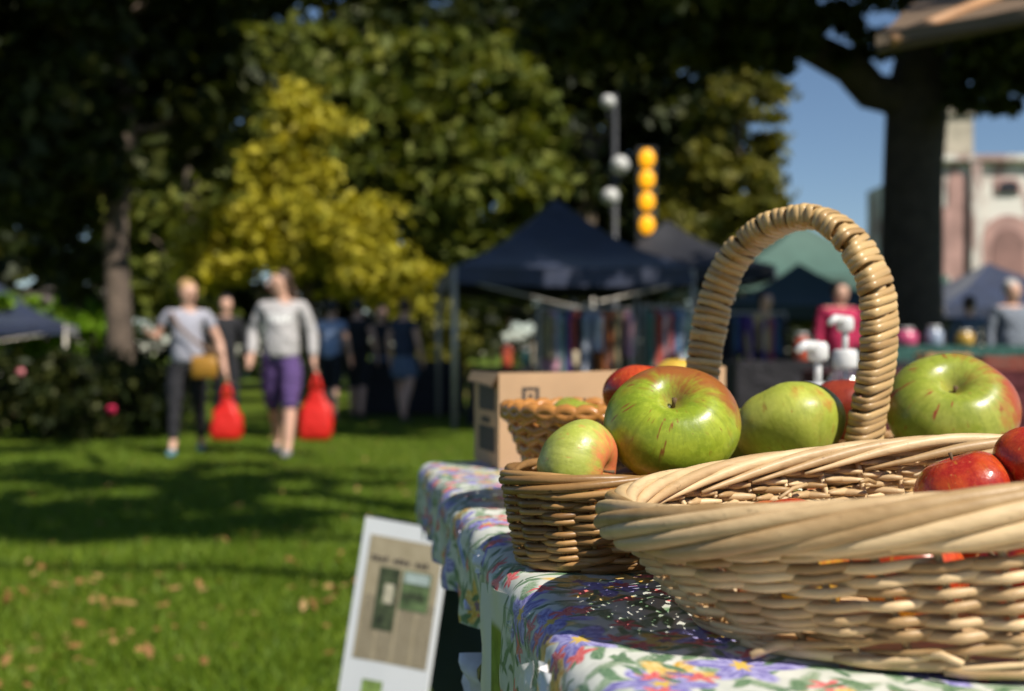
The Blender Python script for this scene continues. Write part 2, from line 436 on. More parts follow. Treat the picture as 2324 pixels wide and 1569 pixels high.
# ================================================================ TABLE AND CLOTH
TZ = 0.765
TO = Vector((.026, .61, TZ)); TU = Vector((.988, .153, 0)).normalized(); TV = Vector((-.153, .988, 0)).normalized()
TW, T0, T1 = 1.25, -.42, 1.10          # table size: u 0..TW, v T0..T1
def tp(u, v, z=0.0): return TO + TU*u + TV*v + Vector((0,0,z))
def cloth_mat():
    m, nt, p = newmat('floral_cloth'); g = G(nt)
    uv = g.n('ShaderNodeUVMap').outputs[0]
    wn = g.vmath('SUBTRACT', g.noise(uv, 14, 2, .5, 1), (.5,.5,.5))
    P = g.vmath('ADD', uv, g.vmath('SCALE', wn, .022))
    fine = g.vmath('SUBTRACT', g.noise(uv, 90, 2, .5, 1), (.5,.5,.5))
    P = g.vmath('ADD', P, g.vmath('SCALE', fine, .004))
    base = g.ramp(g.noise(uv, 25, 3), [(.3,(.50,.54,.47)), (.7,(.72,.72,.66))])
    def layer(scale, seed, petals, R, rmin, keep, colA, colB, cen, base, sharp=.12, elong=None, strokes=1.0):
        q = g.vmath('ADD', P, (seed*.37, seed*.71, 0))
        v = g.n('ShaderNodeTexVoronoi'); v.voronoi_dimensions = '2D'; v.inputs['Scale'].default_value = scale
        v.inputs['Randomness'].default_value = .8; g.set(v.inputs['Vector'], q)
        d = g.vmath('SUBTRACT', q, v.outputs['Position'])
        cr, cg, cb = g.xyz(v.outputs['Color'])[:3]
        dx, dy, _ = g.xyz(d)
        th0 = g.math('MULTIPLY', cr, 6.283)
        if elong:
            c_, s_ = g.math('COSINE', th0), g.math('SINE', th0)
            ax = g.math('ADD', g.math('MULTIPLY', dx, c_), g.math('MULTIPLY', dy, s_))
            ay = g.math('SUBTRACT', g.math('MULTIPLY', dy, c_), g.math('MULTIPLY', dx, s_))
            ay = g.math('ADD', ay, g.math('MULTIPLY', g.math('MULTIPLY', ax, ax), 9.0))
            dx, dy = ax, g.math('MULTIPLY', ay, elong)
        r = g.math('SQRT', g.math('ADD', g.math('MULTIPLY', dx, dx), g.math('MULTIPLY', dy, dy)))
        th = g.math('ADD', g.math('ARCTAN2', dy, dx), th0)
        pet = g.math('COSINE', g.math('MULTIPLY', th, petals))
        lim = g.math('MULTIPLY', g.math('MULTIPLY_ADD', pet, (1-rmin)/2, (1+rmin)/2), R) if petals else R
        ratio = g.math('DIVIDE', r, lim)
        mask = g.math('SUBTRACT', 1.0, g.sm(ratio, 1-sharp, 1+sharp))
        on = g.math('LESS_THAN', cg, keep)
        mask = g.math('MULTIPLY', mask, on)
        sn = g.noise(g.comb(g.math('MULTIPLY', th, 3.0), g.math('MULTIPLY', r, 60.0), cb), 2.2, 3)
        col = g.mix(g.sm(sn, .35, .68), colA, colB)
        if cen:
            cm = g.math('SUBTRACT', 1.0, g.sm(ratio, .18, .30))
            col = g.mix(cm, col, cen)
        return g.mix(mask, base, col)
    c = base
    c = layer(34, 3, 0, .016, 1, .9, (.14,.24,.13), (.44,.52,.38), None, c, .35, 3.2)
    c = layer(40, 8, 0, .013, 1, .80, (.06,.15,.07), (.25,.36,.22), None, c, .3, 3.6)
    c = layer(18, 5, 5, .022, .55, .50, (.62,.36,.05), (.80,.62,.28), (.25,.15,.22), c, .15)
    c = layer(14, 1, 6, .030, .5, .55, (.17,.15,.42), (.46,.44,.74), (.70,.48,.10), c, .12)
    c = layer(36, 9, 5, .0105, .4, .42, (.60,.06,.07), (.80,.30,.28), None, c, .2)
    c = layer(50, 12, 0, .009, 1, .45, (.05,.13,.07), (.20,.30,.18), None, c, .3, 4.0)
    nt.links.new(c, p.inputs['Base Color']); p.inputs['Roughness'].default_value = .42
    p.inputs['Specular IOR Level'].default_value = .4
    tc = g.n('ShaderNodeTexCoord').outputs['Object']
    nt.links.new(g.bump(g.noise(tc, 22, 3, .55), .35, .006), p.inputs['Normal'])
    return m
table = thing('market_table', 'long trestle table under the floral cloth', 'table', tp(.6, .3, -TZ))
tm = mat('table_wood', (.12,.085,.055), .7, .3, 12)
mb = MB(); R3 = Matrix((TU, TV, (0,0,1))).transposed()
mb.box(tp(TW/2, (T0+T1)/2, -.018), (TW/2-.012, (T1-T0)/2-.012, .012), R3); mb.build('table_top', tm, table, False)
for (u, v) in ((.12,.95), (TW-.12,.95), (.12,-.3), (TW-.12,-.3)):
    mb = MB(); mb.tube([tp(u,v,-.03), tp(u,v,-TZ)], .02, 10); mb.build('leg', tm, table)
def cloth():
    ov = .075; st = .009
    nu = int((TW+2*ov)/st); nv = int((T1-T0+2*ov)/st)
    V = []; UV = []; Fc = []
    Rr = .022
    for j in range(nv+1):
        for i in range(nu+1):
            p = -ov + (TW+2*ov)*i/nu; q = T0-ov + (T1-T0+2*ov)*j/nv
            bu = min(max(p, Rr), TW-Rr); bv = min(max(q, T0+Rr), T1-Rr)
            du, dv = p-bu, q-bv; s = math.hypot(du, dv); z = 0.0
            u, v = bu, bv
            if s > 1e-9:
                nx, ny = du/s, dv/s
                L = Rr*PI/2
                if s < L:
                    a = s/Rr; h = Rr*math.sin(a); z = -Rr*(1-math.cos(a))
                else:
                    drop = s-L
                    along = bv*1.0+bu*1.3 + math.atan2(ny, nx)*.12
                    wav = .006*math.sin(along*46)+.005*math.sin(along*83+1)
                    h = Rr + (wav+.004)*min(1, drop/.05) - .10*drop; z = -Rr - drop*.985
                u += nx*h; v += ny*h
            w3 = noise.noise(Vector((p*7, q*7, 0)))*.0016 + noise.noise(Vector((p*19, q*23, 3)))*.0008
            ed = math.exp(-max(0, p)/.05)
            w3 += ed*(.0045*noise.noise(Vector((p*10, q*30, 9))) + .002*noise.noise(Vector((p*30, q*60, 2))))
            P = tp(u, v, z+.004+w3)
            if s > Rr: P += TU*(noise.noise(Vector((p*9, q*16, 5)))*.006)
            V.append(P); UV.append((p, q))
    for j in range(nv):
        for i in range(nu):
            a = j*(nu+1)+i; Fc.append((a, a+1, a+nu+2, a+nu+1))
    mb = MB(); mb.add(V, Fc); o = mb.build('tablecloth', cloth_mat())
    uvl = o.data.uv_layers.new(name='UVMap')
    arr = np.array(UV, dtype=np.float32); vi = np.zeros(len(o.data.loops), dtype=np.int32)
    o.data.loops.foreach_get('vertex_index', vi); uvl.data.foreach_set('uv', arr[vi].ravel())
    tag(o, 'white floral tablecloth with violet, red and ochre blooms over the table', 'tablecloth')
cloth()
CT = TZ+.0045      # cloth surface

# ================================================================ BASKETS
W_pale = willow('willow_pale', (.29,.165,.06), (.72,.53,.30), .46, .45)
W_brown = willow('willow_brown', (.17,.085,.028), (.42,.235,.085), .40, .7, 0, (.05,.022,.01))
W_cane = willow('cane_handle', (.36,.215,.085), (.58,.39,.17), .40, .45, .22, (.12,.05,.02))
class Basket:
    def __init__(s, c, ax, ab, ar, z0, hf, n=2.5, bulge=0.0):
        s.c = Vector((c[0], c[1], 0)); s.L = Vector((*ax, 0)).normalized(); s.S = Vector((-s.L.y, s.L.x, 0))
        s.ab, s.ar, s.z0, s.hf, s.n, s.bulge = ab, ar, z0, hf, n, bulge
        N = 1440; P = [s.unit(2*PI*i/N, ar) for i in range(N+1)]
        acc = [0.0]
        for i in range(N): acc.append(acc[-1]+math.hypot(P[i+1][0]-P[i][0], P[i+1][1]-P[i][1]))
        s.per = acc[-1]; s.acc = acc; s.N = N
    def unit(s, th, a):
        c, q = math.cos(th), math.sin(th); e = 2/s.n
        return (a[0]*math.copysign(abs(c)**e, c), a[1]*math.copysign(abs(q)**e, q))
    def th(s, f):
        f = f % 1.0; t = f*s.per; lo, hi = 0, s.N
        while hi-lo > 1:
            m = (lo+hi)//2
            if s.acc[m] <= t: lo = m
            else: hi = m
        k = (t-s.acc[lo])/max(1e-9, s.acc[hi]-s.acc[lo])
        return 2*PI*(lo+k)/s.N
    def p2(s, f, t):
        th = s.th(f); t2 = t + s.bulge*t*(1-t)
        a = (s.ab[0]+(s.ar[0]-s.ab[0])*t2, s.ab[1]+(s.ar[1]-s.ab[1])*t2)
        return s.unit(th, a)
    def pos(s, f, t, out=0.0, dz=0.0):
        x, y = s.p2(f, t); x1, y1 = s.p2(f+.002, t); x0, y0 = s.p2(f-.002, t)
        tx, ty = x1-x0, y1-y0; l = math.hypot(tx, ty) or 1; nx, ny = ty/l, -tx/l
        ul = x/s.ar[0]
        h = s.hf(ul, y/s.ar[1])
        return s.c + s.L*(x+nx*out) + s.S*(y+ny*out) + Vector((0,0,s.z0+t*h+dz))
def build_basket(root, B, ns, rows, rod, pitch_t, t_start, mt, seed, amp, rope, wale=3, sparse=None, foot=True, vis=None, facets=8):
    R = random.Random(seed); ds = 1.0/ns
    # stakes
    for i in range(ns):
        P = [B.pos(i*ds+R.uniform(-.06,.06)*ds*0, t, 0) for t in (0,.25,.5,.75,1.0)]
        mb = MB(); mb.tube(P, rod*.82, 6); mb.build('stake', mt, root)
    segs = []
    def seg(i, tt, dspan, rr, rise, am, lead=1.0):
        P = []; rd = []; n = 13
        jz = R.gauss(0, .13)*pitch_t; jr = rr*R.uniform(.86, 1.12); sl = rise*R.uniform(.7, 1.3)
        for k in range(n):
            p = -lead + (lead+dspan)*k/(n-1)
            if p < 0: q = -p/lead
            elif p <= dspan-1: q = 0.0
            else: q = p-(dspan-1)
            o = am*(.35*math.cos(PI*min(1, q)) + .65*(1-2*min(1, q)))
            P.append(B.pos((i+p)*ds, tt+jz+sl*(p-(dspan-1)/2), o + rod*.35))
            e = min(1.0, (k+.6)/2.5, (n-1-k+.35)/3.2)
            rd.append(jr*(.35+.65*e))
        segs.append((i, P, rd))
    # bottom waling of thin rods
    for k in range(wale):
        for i in range(0, ns, 1):
            if (i+k) % 2 == 0: seg(i, t_start-.02+pitch_t*(.25+.62*k)-pitch_t*wale*.62, 2, rod*.68, pitch_t*.45, amp*.85, 1.1)
    for r in range(rows):
        tt = t_start + pitch_t*r
        if sparse: tt += sparse(r)*pitch_t
        for i in range(ns): seg(i, tt, 1, rod, pitch_t*.27, amp, 1.0)
    if foot:
        for i in range(ns):
            if i % 2 == 0:
                P = []; rd = []
                for k in range(12):
                    p = -.5+3.3*k/11; e = p/2.8
                    P.append(B.pos((i+p)*ds, .0, rod*(2.0-2.4*e*e), rod*(1.25 + 1.0*(e-.5)+.25*math.sin(i*2.1))))
                    rd.append(rod*1.25*min(1, .55+.45*min(1,(k+.5)/2), (11-k+.6)/3+.2))
                segs.append((i, P, rd))
    # nearest-to-camera strands are parts of their own; the rest one mass
    key = lambda sg: sum((p-Vector((0,0,CZ))).length for p in sg[1])/len(sg[1]) if vis is None else vis(sg)
    segs.sort(key=key)
    for (i, P, rd) in segs[:285]:
        mb = MB(); mb.tube(P, rd, facets, (1.0, .92)); mb.build('weaver', mt, root)
    if segs[285:]:
        mb = MB()
        for (i, P, rd) in segs[285:]: mb.tube(P, rd, 6)
        o = mb.build('weave_far_side', mt, root); o['kind'] = 'stuff'
    # rolled border
    nr, rw, rh, rr, turns, span = rope
    for j in range(nr):
        P = []; rd = []; n = 30; f0 = j/nr + R.gauss(0, .06)/nr; ph0 = -1.35+R.gauss(0,.10); jr = rr*R.uniform(.85,1.15)
        dw = R.uniform(.92, 1.1)
        for k in range(n):
            e = k/(n-1); ph = ph0 + turns*2*PI*e
            ease = 1.0 if .08 < e < .92 else .9
            P.append(B.pos(f0+span*e, 1.0, rw*dw*math.cos(ph)*ease, rh*dw*math.sin(ph)*ease))
            rd.append(jr*min(1, .3+.7*(e/.12), .25+.75*((1-e)/.25)))
        mb = MB(); mb.tube(P, rd, facets+2); mb.build('border_rod', mt, root)
    # woven floor
    mb = MB(); V = [B.c+Vector((0,0,B.z0+.006))]; Fc = []
    for k in range(64):
        x, y = B.unit(2*PI*k/64, B.ab); V.append(B.c+B.L*x*.98+B.S*y*.98+Vector((0,0,B.z0+.006)))
    Fc = [(0, 1+k, 1+(k+1) % 64) for k in range(64)]
    mb.add(V, Fc); mb.build('floor', mt, root)

# --- near pale basket
b1 = thing('wicker_basket', 'large pale wicker basket with a thick rolled rim, nearest on the table', 'basket', (.30, .70, CT))
B1 = Basket((.335, .694), (1, .02), (.222, .143), (.270, .154), CT+.002, lambda u, v: .087-.030*(abs(min(0,u))**1.4)-.004*max(0,v), 2.4, .10)
build_basket(b1, B1, 46, 8, .0027, .097, .25, W_pale, 5, .0060, (30, .0095, .0108, .0046, .80, .235), 3, lambda r: .08*max(0, r-5))
# cut ends and loose splints of the pale basket
for (a_, b_, r_) in [(B1.pos(.585,.10,.002), B1.pos(.572,.03,.026), .0026), (B1.pos(.30,.80,-.010), B1.pos(.315,.86,-.030), .0016), (B1.pos(.255,.9,-.016), B1.pos(.285,.88,-.034), .0014),
                     (B1.pos(.34,.86,-.012), B1.pos(.365,.80,-.026), .0015), (B1.pos(.635,.12,.004), B1.pos(.65,.11,.013), .0020), (B1.pos(.70,.17,.009), B1.pos(.718,.19,.017), .0018), (B1.pos(.78,.16,.009), B1.pos(.795,.17,.018), .0018)]:
    mb = MB(); m_ = (a_+b_)/2+Vector((0,0,.002)); mb.tube([a_, m_, b_], [r_, r_*1.05, r_*.8], 7); mb.build('loose_end', W_pale, b1)
# --- brown basket with the arched handle
HR, HL = Vector((.3015, .97, 0)), Vector((.186, 1.102, 0))
hc = (HR+HL)/2
b2 = thing('wicker_basket', 'brown oblong wicker basket with a tall cane wrapped arched handle', 'basket', (hc.x, hc.y, CT))
B2 = Basket((hc.x, hc.y), (.75, .66), (.296, .088), (.308, .098), CT+.002, lambda u, v: .061, 2.35, .3)
build_basket(b2, B2, 56, 8, .0025, .106, .15, W_brown, 9, .0052, (26, .0058, .0072, .0034, .62, .17), 2)

# --- handle arch
def arch():
    c3 = [(245,1240),(268,1060),(290,880),(325,700),(365,550),(440,385),(560,255),(700,160),(860,118),(980,128),(1100,205),(1200,320),(1285,480),(1318,640),(1323,800),(1315,960),(1290,1120),(1260,1280),(1240,1400),(1225,1560)]
    nrm = Vector(((HL-HR).y, -(HL-HR).x, 0)).normalized(); cam0 = Vector((0,0,CZ)); P = []
    for (x, y) in c3:
        X = (1600+x*.4079)/1.0723; Y = (480+y*.4079)/1.0723
        dr = Vector(((X-1162)/F, 1, -(Y-HZ)/F)); t = (HR-cam0).dot(nrm)/dr.dot(nrm); P.append(cam0+dr*t)
    for e, k in ((0, 0), (-1, 1)):       # both legs run down inside the basket wall
        q = Vector((P[e].x, P[e].y, CT+.012))
        P = [q]+P if k == 0 else P+[q]
    # smooth resample (Catmull-Rom)
    Q = []
    for i in range(len(P)-1):
        p0, p1, p2, p3 = P[max(0,i-1)], P[i], P[i+1], P[min(len(P)-1,i+2)]
        for k in range(12):
            t = k/12
            Q.append(.5*((2*p1)+(p2-p0)*t+(2*p0-5*p1+4*p2-p3)*t*t+(3*p1-p0-3*p2+p3)*t**3))
    for _ in range(14):
        Q = [Q[0]]+[(Q[i-1]+Q[i]*2+Q[i+1])/4 for i in range(1, len(Q)-1)]+[Q[-1]]
    return Q, nrm
Q, hn = arch()
mb = MB(); mb.tube(Q, .0085, 10); mb.build('handle_core', W_cane, b2)
def wrap_mesh():
    P = []; N = 28
    for k in range(N):
        a = 2*PI*k/N; e = 2/3.6
        c, s_ = math.cos(a), math.sin(a)
        P.append((.0180*math.copysign(abs(c)**e, c), .0092*math.copysign(abs(s_)**e, s_), .0032*math.sin(a/2-.6)))
    mb = MB(); V = []; S = 8
    for k in range(N):
        p = Vector(P[k]); o = Vector((p.x*.4, p.y*1.2, 0)).normalized()
        for j in range(S):
            b_ = 2*PI*j/S; cz = math.cos(b_); so_ = math.sin(b_)
            zz = math.copysign(abs(cz)**.7, cz)*.0036
            V.append(p + o*(so_*.0018) + Vector((0,0,zz)))
    Fc = []
    for k in range(N):
        l = (k+1) % N
        for j in range(S):
            m2 = (j+1) % S; Fc.append((k*S+j, l*S+j, l*S+m2, k*S+m2))
    mb.add(V, Fc)
    me = bpy.data.meshes.new('cane_wrap'); me.from_pydata(mb.v, [], mb.f); me.shade_smooth(); me.materials.append(W_cane)
    return me
wm = wrap_mesh()
def wraps():
    R = random.Random(4); s = 0; nxt = .004
    for i in range(1, len(Q)-1):
        s += (Q[i]-Q[i-1]).length
        if s < nxt: continue
        nxt += .0069*R.uniform(.90, 1.12)
        T = (Q[i+1]-Q[i-1]).normalized(); X = hn; Y = T.cross(X).normalized(); X = Y.cross(T)
        M = Matrix((X, Y, T)).transposed().to_4x4()
        tilt = Matrix.Rotation(R.gauss(.16, .05), 4, 'Y') @ Matrix.Rotation(R.gauss(0, .05), 4, 'X')
        sc = Matrix.Diagonal((R.uniform(.96,1.05), R.uniform(.95,1.07), R.uniform(.9,1.08), 1))
        o = bpy.data.objects.new('cane_wrap', wm); COL.objects.link(o); o.parent = b2
        o.matrix_basis = Matrix.Translation(Q[i]-Vector(b2.location)) @ M @ tilt @ sc
wraps()

# ================================================================ APPLES
def apple_mat(name, base, alt, blush, bdir, bamt, stripe, seed, rough=.24, freck=(.14,.07,.02)):
    m, nt, p = newmat(name); g = G(nt)
    tc = g.n('ShaderNodeTexCoord').outputs['Object']
    x, y, z = g.xyz(tc)[:3]
    ln = g.math('ADD', g.math('SQRT', g.math('ADD', g.math('MULTIPLY', x, x), g.math('MULTIPLY', y, y))), .12)
    mer = g.comb(g.math('DIVIDE', x, ln), g.math('DIVIDE', y, ln), g.math('MULTIPLY_ADD', z, .22, seed*3.1))
    c = g.mix(g.sm(g.noise(tc, 1.6, 3), .35, .68), base, alt)
    c = g.mix(g.math('MULTIPLY', g.sm(g.noise(mer, 10, 4, .65), .42, .72), .5), c, tuple(v*.62 for v in base))
    c = g.mix(g.math('MULTIPLY', g.sm(g.noise(tc, 11, 4, .7), .45, .7), .28), c, tuple(min(1, v*1.35+.02) for v in alt))
    d = g.vmath('DOT_PRODUCT', tc, Vector(bdir).normalized())
    soft = g.math('ADD', d, g.math('MULTIPLY', g.math('SUBTRACT', g.noise(tc, 2.2, 4, .6), .5), 1.1))
    soft = g.math('ADD', soft, g.math('MULTIPLY', g.math('SUBTRACT', g.noise(mer, 7, 3), .5), .7))
    bm = g.math('MULTIPLY', g.sm(soft, .75-bamt, 1.35-bamt), .92)
    c = g.mix(bm, c, blush)
    sp = g.math('MULTIPLY', g.sm(g.noise(mer, 13, 2, .4), .60, .68), g.sm(g.noise(tc, 3.4, 2), .46, .60))
    c = g.mix(g.math('MULTIPLY', sp, stripe), c, tuple(v*.8 for v in blush))
    v = g.n('ShaderNodeTexVoronoi'); v.inputs['Scale'].default_value = 7.5; g.set(v.inputs['Vector'], tc)
    cr = g.xyz(v.outputs['Color'])[0]
    dots = g.math('MULTIPLY', g.math('SUBTRACT', 1.0, g.sm(v.outputs['Distance'], .035, .09)), g.sm(cr, .45, .75))
    c = g.mix(g.math('MULTIPLY', dots, .55), c, tuple(min(1, .5*a+.5*f) for a, f in zip(base, freck)))
    ru = g.math('MULTIPLY', g.sm(g.noise(tc, 5.5, 5, .7), .64, .72), .55)
    c = g.mix(ru, c, freck)
    top = g.math('MULTIPLY', g.math('SUBTRACT', 1.0, g.sm(ln, .14, .38)), g.sm(z, .25, .5))
    c = g.mix(g.math('MULTIPLY', top, .55), c, (.30,.20,.07))
    nt.links.new(c, p.inputs['Base Color']); p.inputs['Specular IOR Level'].default_value = .45
    nt.links.new(g.math('MULTIPLY_ADD', g.noise(tc, 9, 3), .22, rough-.08), p.inputs['Roughness'])
    p.inputs['Subsurface Weight'].default_value = .12; p.inputs['Subsurface Radius'].default_value = (.3,.25,.06); p.inputs['Subsurface Scale'].default_value = .02
    nt.links.new(g.bump(g.math('ADD', g.noise(tc, 4, 3), g.math('MULTIPLY', g.noise(tc, 40, 2), .06)), .22, .0022), p.inputs['Normal'])
    return m
stem_m = mat('apple_stem', (.12,.07,.03), .8, .3, 60)
def apple_mesh(name, m, squash, lob, seed, nb=72, mr=44, dimple=.30):
    R = random.Random(seed); V = []; Fc = []
    ph = [R.uniform(0, 6.28) for _ in range(4)]; sk = R.uniform(-.07,.07); sk2 = R.uniform(-.06,.06)
    for i in range(mr+1):
        t = PI*i/mr
        for k in range(nb):
            a = 2*PI*k/nb
            r = math.sin(t); z = math.cos(t)
            rr = r*(1+.06*math.sin(t)**2)
            # dimples
            zt = z*squash*(1.0 if z > 0 else 1.05)
            top = math.exp(-(r/.34)**2)
            if z > 0: zt -= dimple*(math.exp(-(r/.40)**2)*.75+math.exp(-(r/.16)**2)*.4)*squash*1.15
            else: zt += .20*math.exp(-(r/.24)**2)*squash*1.1
            if z < 0: rr *= 1-.20*(-z)**1.6
            lo = 1+lob*math.sin(5*a+ph[0])*(.35+.65*abs(z))+lob*.8*math.sin(2*a+ph[1])+lob*.6*math.sin(3*a+ph[2])
            zz = zt*(1+lob*.9*math.sin(5*a+ph[0])*r*abs(z)) + sk*rr*math.cos(a)*.8 + sk2*rr*math.sin(a)*.8
            V.append((rr*lo*math.cos(a), rr*lo*math.sin(a), zz))
    for i in range(mr):
        for k in range(nb):
            l = (k+1) % nb; Fc.append((i*nb+k, (i+1)*nb+k, (i+1)*nb+l, i*nb+l))
    me = bpy.data.meshes.new(name); me.from_pydata(V, [], Fc); me.shade_smooth(); me.materials.append(m)
    return me, squash*(1-dimple*1.25)
def apple(label, c, r, axis, m, squash=.84, lob=.02, seed=1, spin=0.0, group=None, stem=.30, dimple=.30, nb=72, mr=44):
    t = bpy.data.objects.new('apple', None); COL.objects.link(t); tag(t, label, 'apple', group); t.empty_display_size = .03
    q = Vector(axis).normalized().to_track_quat('Z', 'Y').to_matrix().to_4x4() @ Matrix.Rotation(spin, 4, 'Z')
    t.matrix_world = Matrix.Translation(Vector(c)) @ q @ Matrix.Scale(r, 4)
    me, zt = apple_mesh('skin', m, squash, lob, seed, nb, mr, dimple)
    o = bpy.data.objects.new('skin', me); COL.objects.link(o); o.parent = t
    mb = MB(); mb.tube([(0,0,zt-.05), (.01,0,zt+stem*.45), (.04,.02,zt+stem)], [.035,.03,.045], 8)
    mb.build('stem', stem_m, t, world=False)
    return t
GREEN, LIME = (.26,.36,.022), (.34,.39,.045)
def loc_dir(axis, spin, wd):
    M = (Vector(axis).normalized().to_track_quat('Z', 'Y').to_matrix() @ Matrix.Rotation(spin, 3, 'Z'))
    return M.transposed() @ Vector(wd)
A1 = apple_mat('apple_big_green', (.20,.27,.014), (.33,.39,.028), (.28,.075,.018), loc_dir((-.08,-.95,1), .6, (.4,.45,.8)), .72, .9, 1, .30)
A2 = apple_mat('apple_pale_green', (.36,.40,.06), (.44,.46,.10), (.66,.16,.07), loc_dir((.93,-.42,-.15), 0, (.8,-.1,-.25)), .62, .6, 2, .34)
A3 = apple_mat('apple_lime', LIME, (.42,.45,.07), (.40,.14,.02), (.8,.6,.2), -.1, .45, 3, .38, (.24,.13,.02))
A4 = apple_mat('apple_striped', (.24,.29,.028), (.34,.36,.055), (.36,.055,.025), loc_dir((-.15,-.8,1), .4, (.9,.1,.25)), .52, .95, 4, .3)
A5 = apple_mat('apple_red', (.36,.02,.012), (.50,.07,.014), (.62,.26,.03), (.3,-.5,-.7), .25, .5, 5, .22, (.55,.35,.12))
A6 = apple_mat('apple_red_yellow', (.50,.045,.015), (.60,.12,.015), (.68,.42,.05), (.5,.3,-.7), .55, .5, 6, .25, (.55,.4,.15))
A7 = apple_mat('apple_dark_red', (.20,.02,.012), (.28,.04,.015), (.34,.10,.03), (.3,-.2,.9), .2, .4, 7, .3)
apple('large green apple blushed red-brown around its stalk, left of the handle', pt(1525,964,.895), .0502, (-.08,-.95,1), A1, .86, .010, 3, .6, stem=.14, dimple=.42)
apple('pale green apple with pink cheek, lying sideways at the brown basket corner', pt(1312,1058,.864), .0340, (.93,-.42,-.15), A2, .88, .02, 5, 0)
apple('plain lime green apple framed inside the arch of the handle', pt(1793,968,1.0), .0455, (-.25,.45,.86), A3, .88, .025, 8, 1.0)
apple('green apple mostly hidden behind the lime green apple', pt(1722,995,1.05), .038, (-.1,.3,.95), A3, .86, .02, 14, 2.0)
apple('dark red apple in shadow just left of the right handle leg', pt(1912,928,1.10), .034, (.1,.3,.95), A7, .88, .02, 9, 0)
apple('red striped green apple right of the handle with a deep stalk hollow', pt(2158,930,1.07), .0560, (-.15,-.8,1), A4, .86, .018, 10, .4, stem=.12, dimple=.46)
apple('small red apple showing above the pale basket rim', pt(2188,1112,.71), .0285, (-.3,.2,.93), A5, .88, .018, 12, 0)
apple('glossy red apple cut off by the right picture edge', pt(2358,1043,.70), .0245, (.1,-.3,.95), A5, .88, .018, 13, 1)
# heap below, glimpsed through the weave; left-end ones added to block sun through it
rr = random.Random(12)
k = 0
for (x, y, z, m) in [(.158,.70,.034,A5),(.168,.75,.030,A6),(.16,.645,.036,A6),(.225,.645,.037,A6),(.29,.640,.037,A5),(.355,.645,.037,A6),(.42,.66,.036,A6),(.18,.735,.034,A5),(.25,.72,.034,A6),(.32,.74,.034,A5),(.39,.735,.034,A6),(.46,.72,.036,A5)]:
    apple('red and yellow apple glimpsed through the pale basket weave', (x, y, CT+z), .0315, (rr.uniform(-1,1), rr.uniform(-1,1), rr.uniform(.2,1)), m, .88, .018, 30+k, group='apples heaped low in the pale basket', nb=36, mr=22); k += 1
k = 0
for (l, s_, z, m) in [(-.185,-.02,.035,A2),(-.13,.045,.038,A1),(-.115,-.035,.036,A3),(-.06,.03,.038,A7),(-.045,-.045,.037,A4),(.01,.03,.036,A1),(.03,-.045,.036,A3),(.085,.03,.036,A4),(.1,-.045,.036,A7),(.16,.02,.038,A1),(.165,-.05,.036,A3)]:
    c = hc + Vector((.75,.66,0))*l*1.15 + Vector((-.66,.75,0))*s_*.85
    apple('apple buried under the top layer in the brown handled basket', (c.x, c.y, CT+z), .035, (rr.uniform(-.5,.5), rr.uniform(-.5,.5), 1), m, .88, .018, 50+k, group='buried apples in the handled basket', nb=36, mr=22); k += 1

# ================================================================ OTHER THINGS ON THE TABLE
card = mat('cardboard', (.46,.29,.16), .8, .10, 14, .15, 200, bd=.0008)
card_in = mat('cardboard_inside', (.40,.26,.15), .85, .10, 14)
ink = mat('black_ink', (.045,.035,.03), .7, .2, 30)
bx = thing('cardboard_box', 'open brown cardboard box with black printed marks at the far table edge', 'box', (-.018+.1, 1.62, CT))
fd = Vector((.966,.259,0)); ld = Vector((-.259,.966,0)); n0 = Vector((-.018,1.566,CT)); BH, BW, BD = .130, .34, .15
def bp(a, b, z): return n0+fd*a+ld*b+Vector((0,0,z))
def panel(name, p, q, h0, h1, m, th=.004, nrm=None):
    mb = MB(); up0, up1 = Vector((0,0,h0)), Vector((0,0,h1)); n = nrm*th
    V = [p, q, q+up1, p+up0, p+n, q+n, q+n+up1, p+n+up0]
    mb.add(V, [(0,1,2,3),(5,4,7,6),(0,4,5,1),(3,2,6,7),(0,3,7,4),(1,5,6,2)])
    return mb.build(name, m, bx, False)
panel('front_panel', bp(0,0,0), bp(BW,0,0), BH, BH+.010, card, .004, ld)
panel('side_panel', bp(0,.0045,0), bp(0,BD,0), BH, BH, card, .004, fd)
panel('side_panel', bp(BW-.004,.0045,0), bp(BW-.004,BD,0), BH+.01, BH, card, .004, fd*.9)
panel('back_panel', bp(.005,BD-.005,0), bp(BW-.005,BD-.005,0), BH, BH, card_in, .004, ld)
mb = MB(); mb.add([bp(.005,.005,.004), bp(BW-.005,.005,.004), bp(BW-.005,BD-.005,.004), bp(.005,BD-.005,.004)], [(0,1,2,3)]); mb.build('bottom', card_in, bx, False)
mb = MB(); mb.add([bp(.0,.0,BH), bp(-.004,BD,BH), bp(-.010,BD,BH-.012), bp(-.010,.002,BH-.018)], [(0,1,2,3)]); mb.add([bp(.0,.0,BH+.003), bp(-.004,BD,BH+.003), bp(-.010,BD,BH-.009), bp(-.010,.002,BH-.015)], [(0,1,2,3)]); mb.build('flap', card, bx, False)
def print_on(pts, m=ink, name='printed_mark'):
    mb = MB(); mb.add(pts, [(0,1,2,3)]); mb.build(name, m, bx, False)
o = -ld*.0008
def pr(a0, a1, z0, z1): return [bp(a0,0,z0)+o, bp(a1,0,z0)+o, bp(a1,0,z1)+o, bp(a0,0,z1)+o]
for (a0,a1,z0,z1) in [(.033,.038,.088,.112),(.0525,.0575,.088,.112),(.0385,.052,.108,.112),(.0385,.052,.088,.091),(.0425,.048,.096,.103),(.033,.053,.0575,.061),(.033,.050,.050,.053)]: print_on(pr(a0,a1,z0,z1))
o2 = -fd*.0008
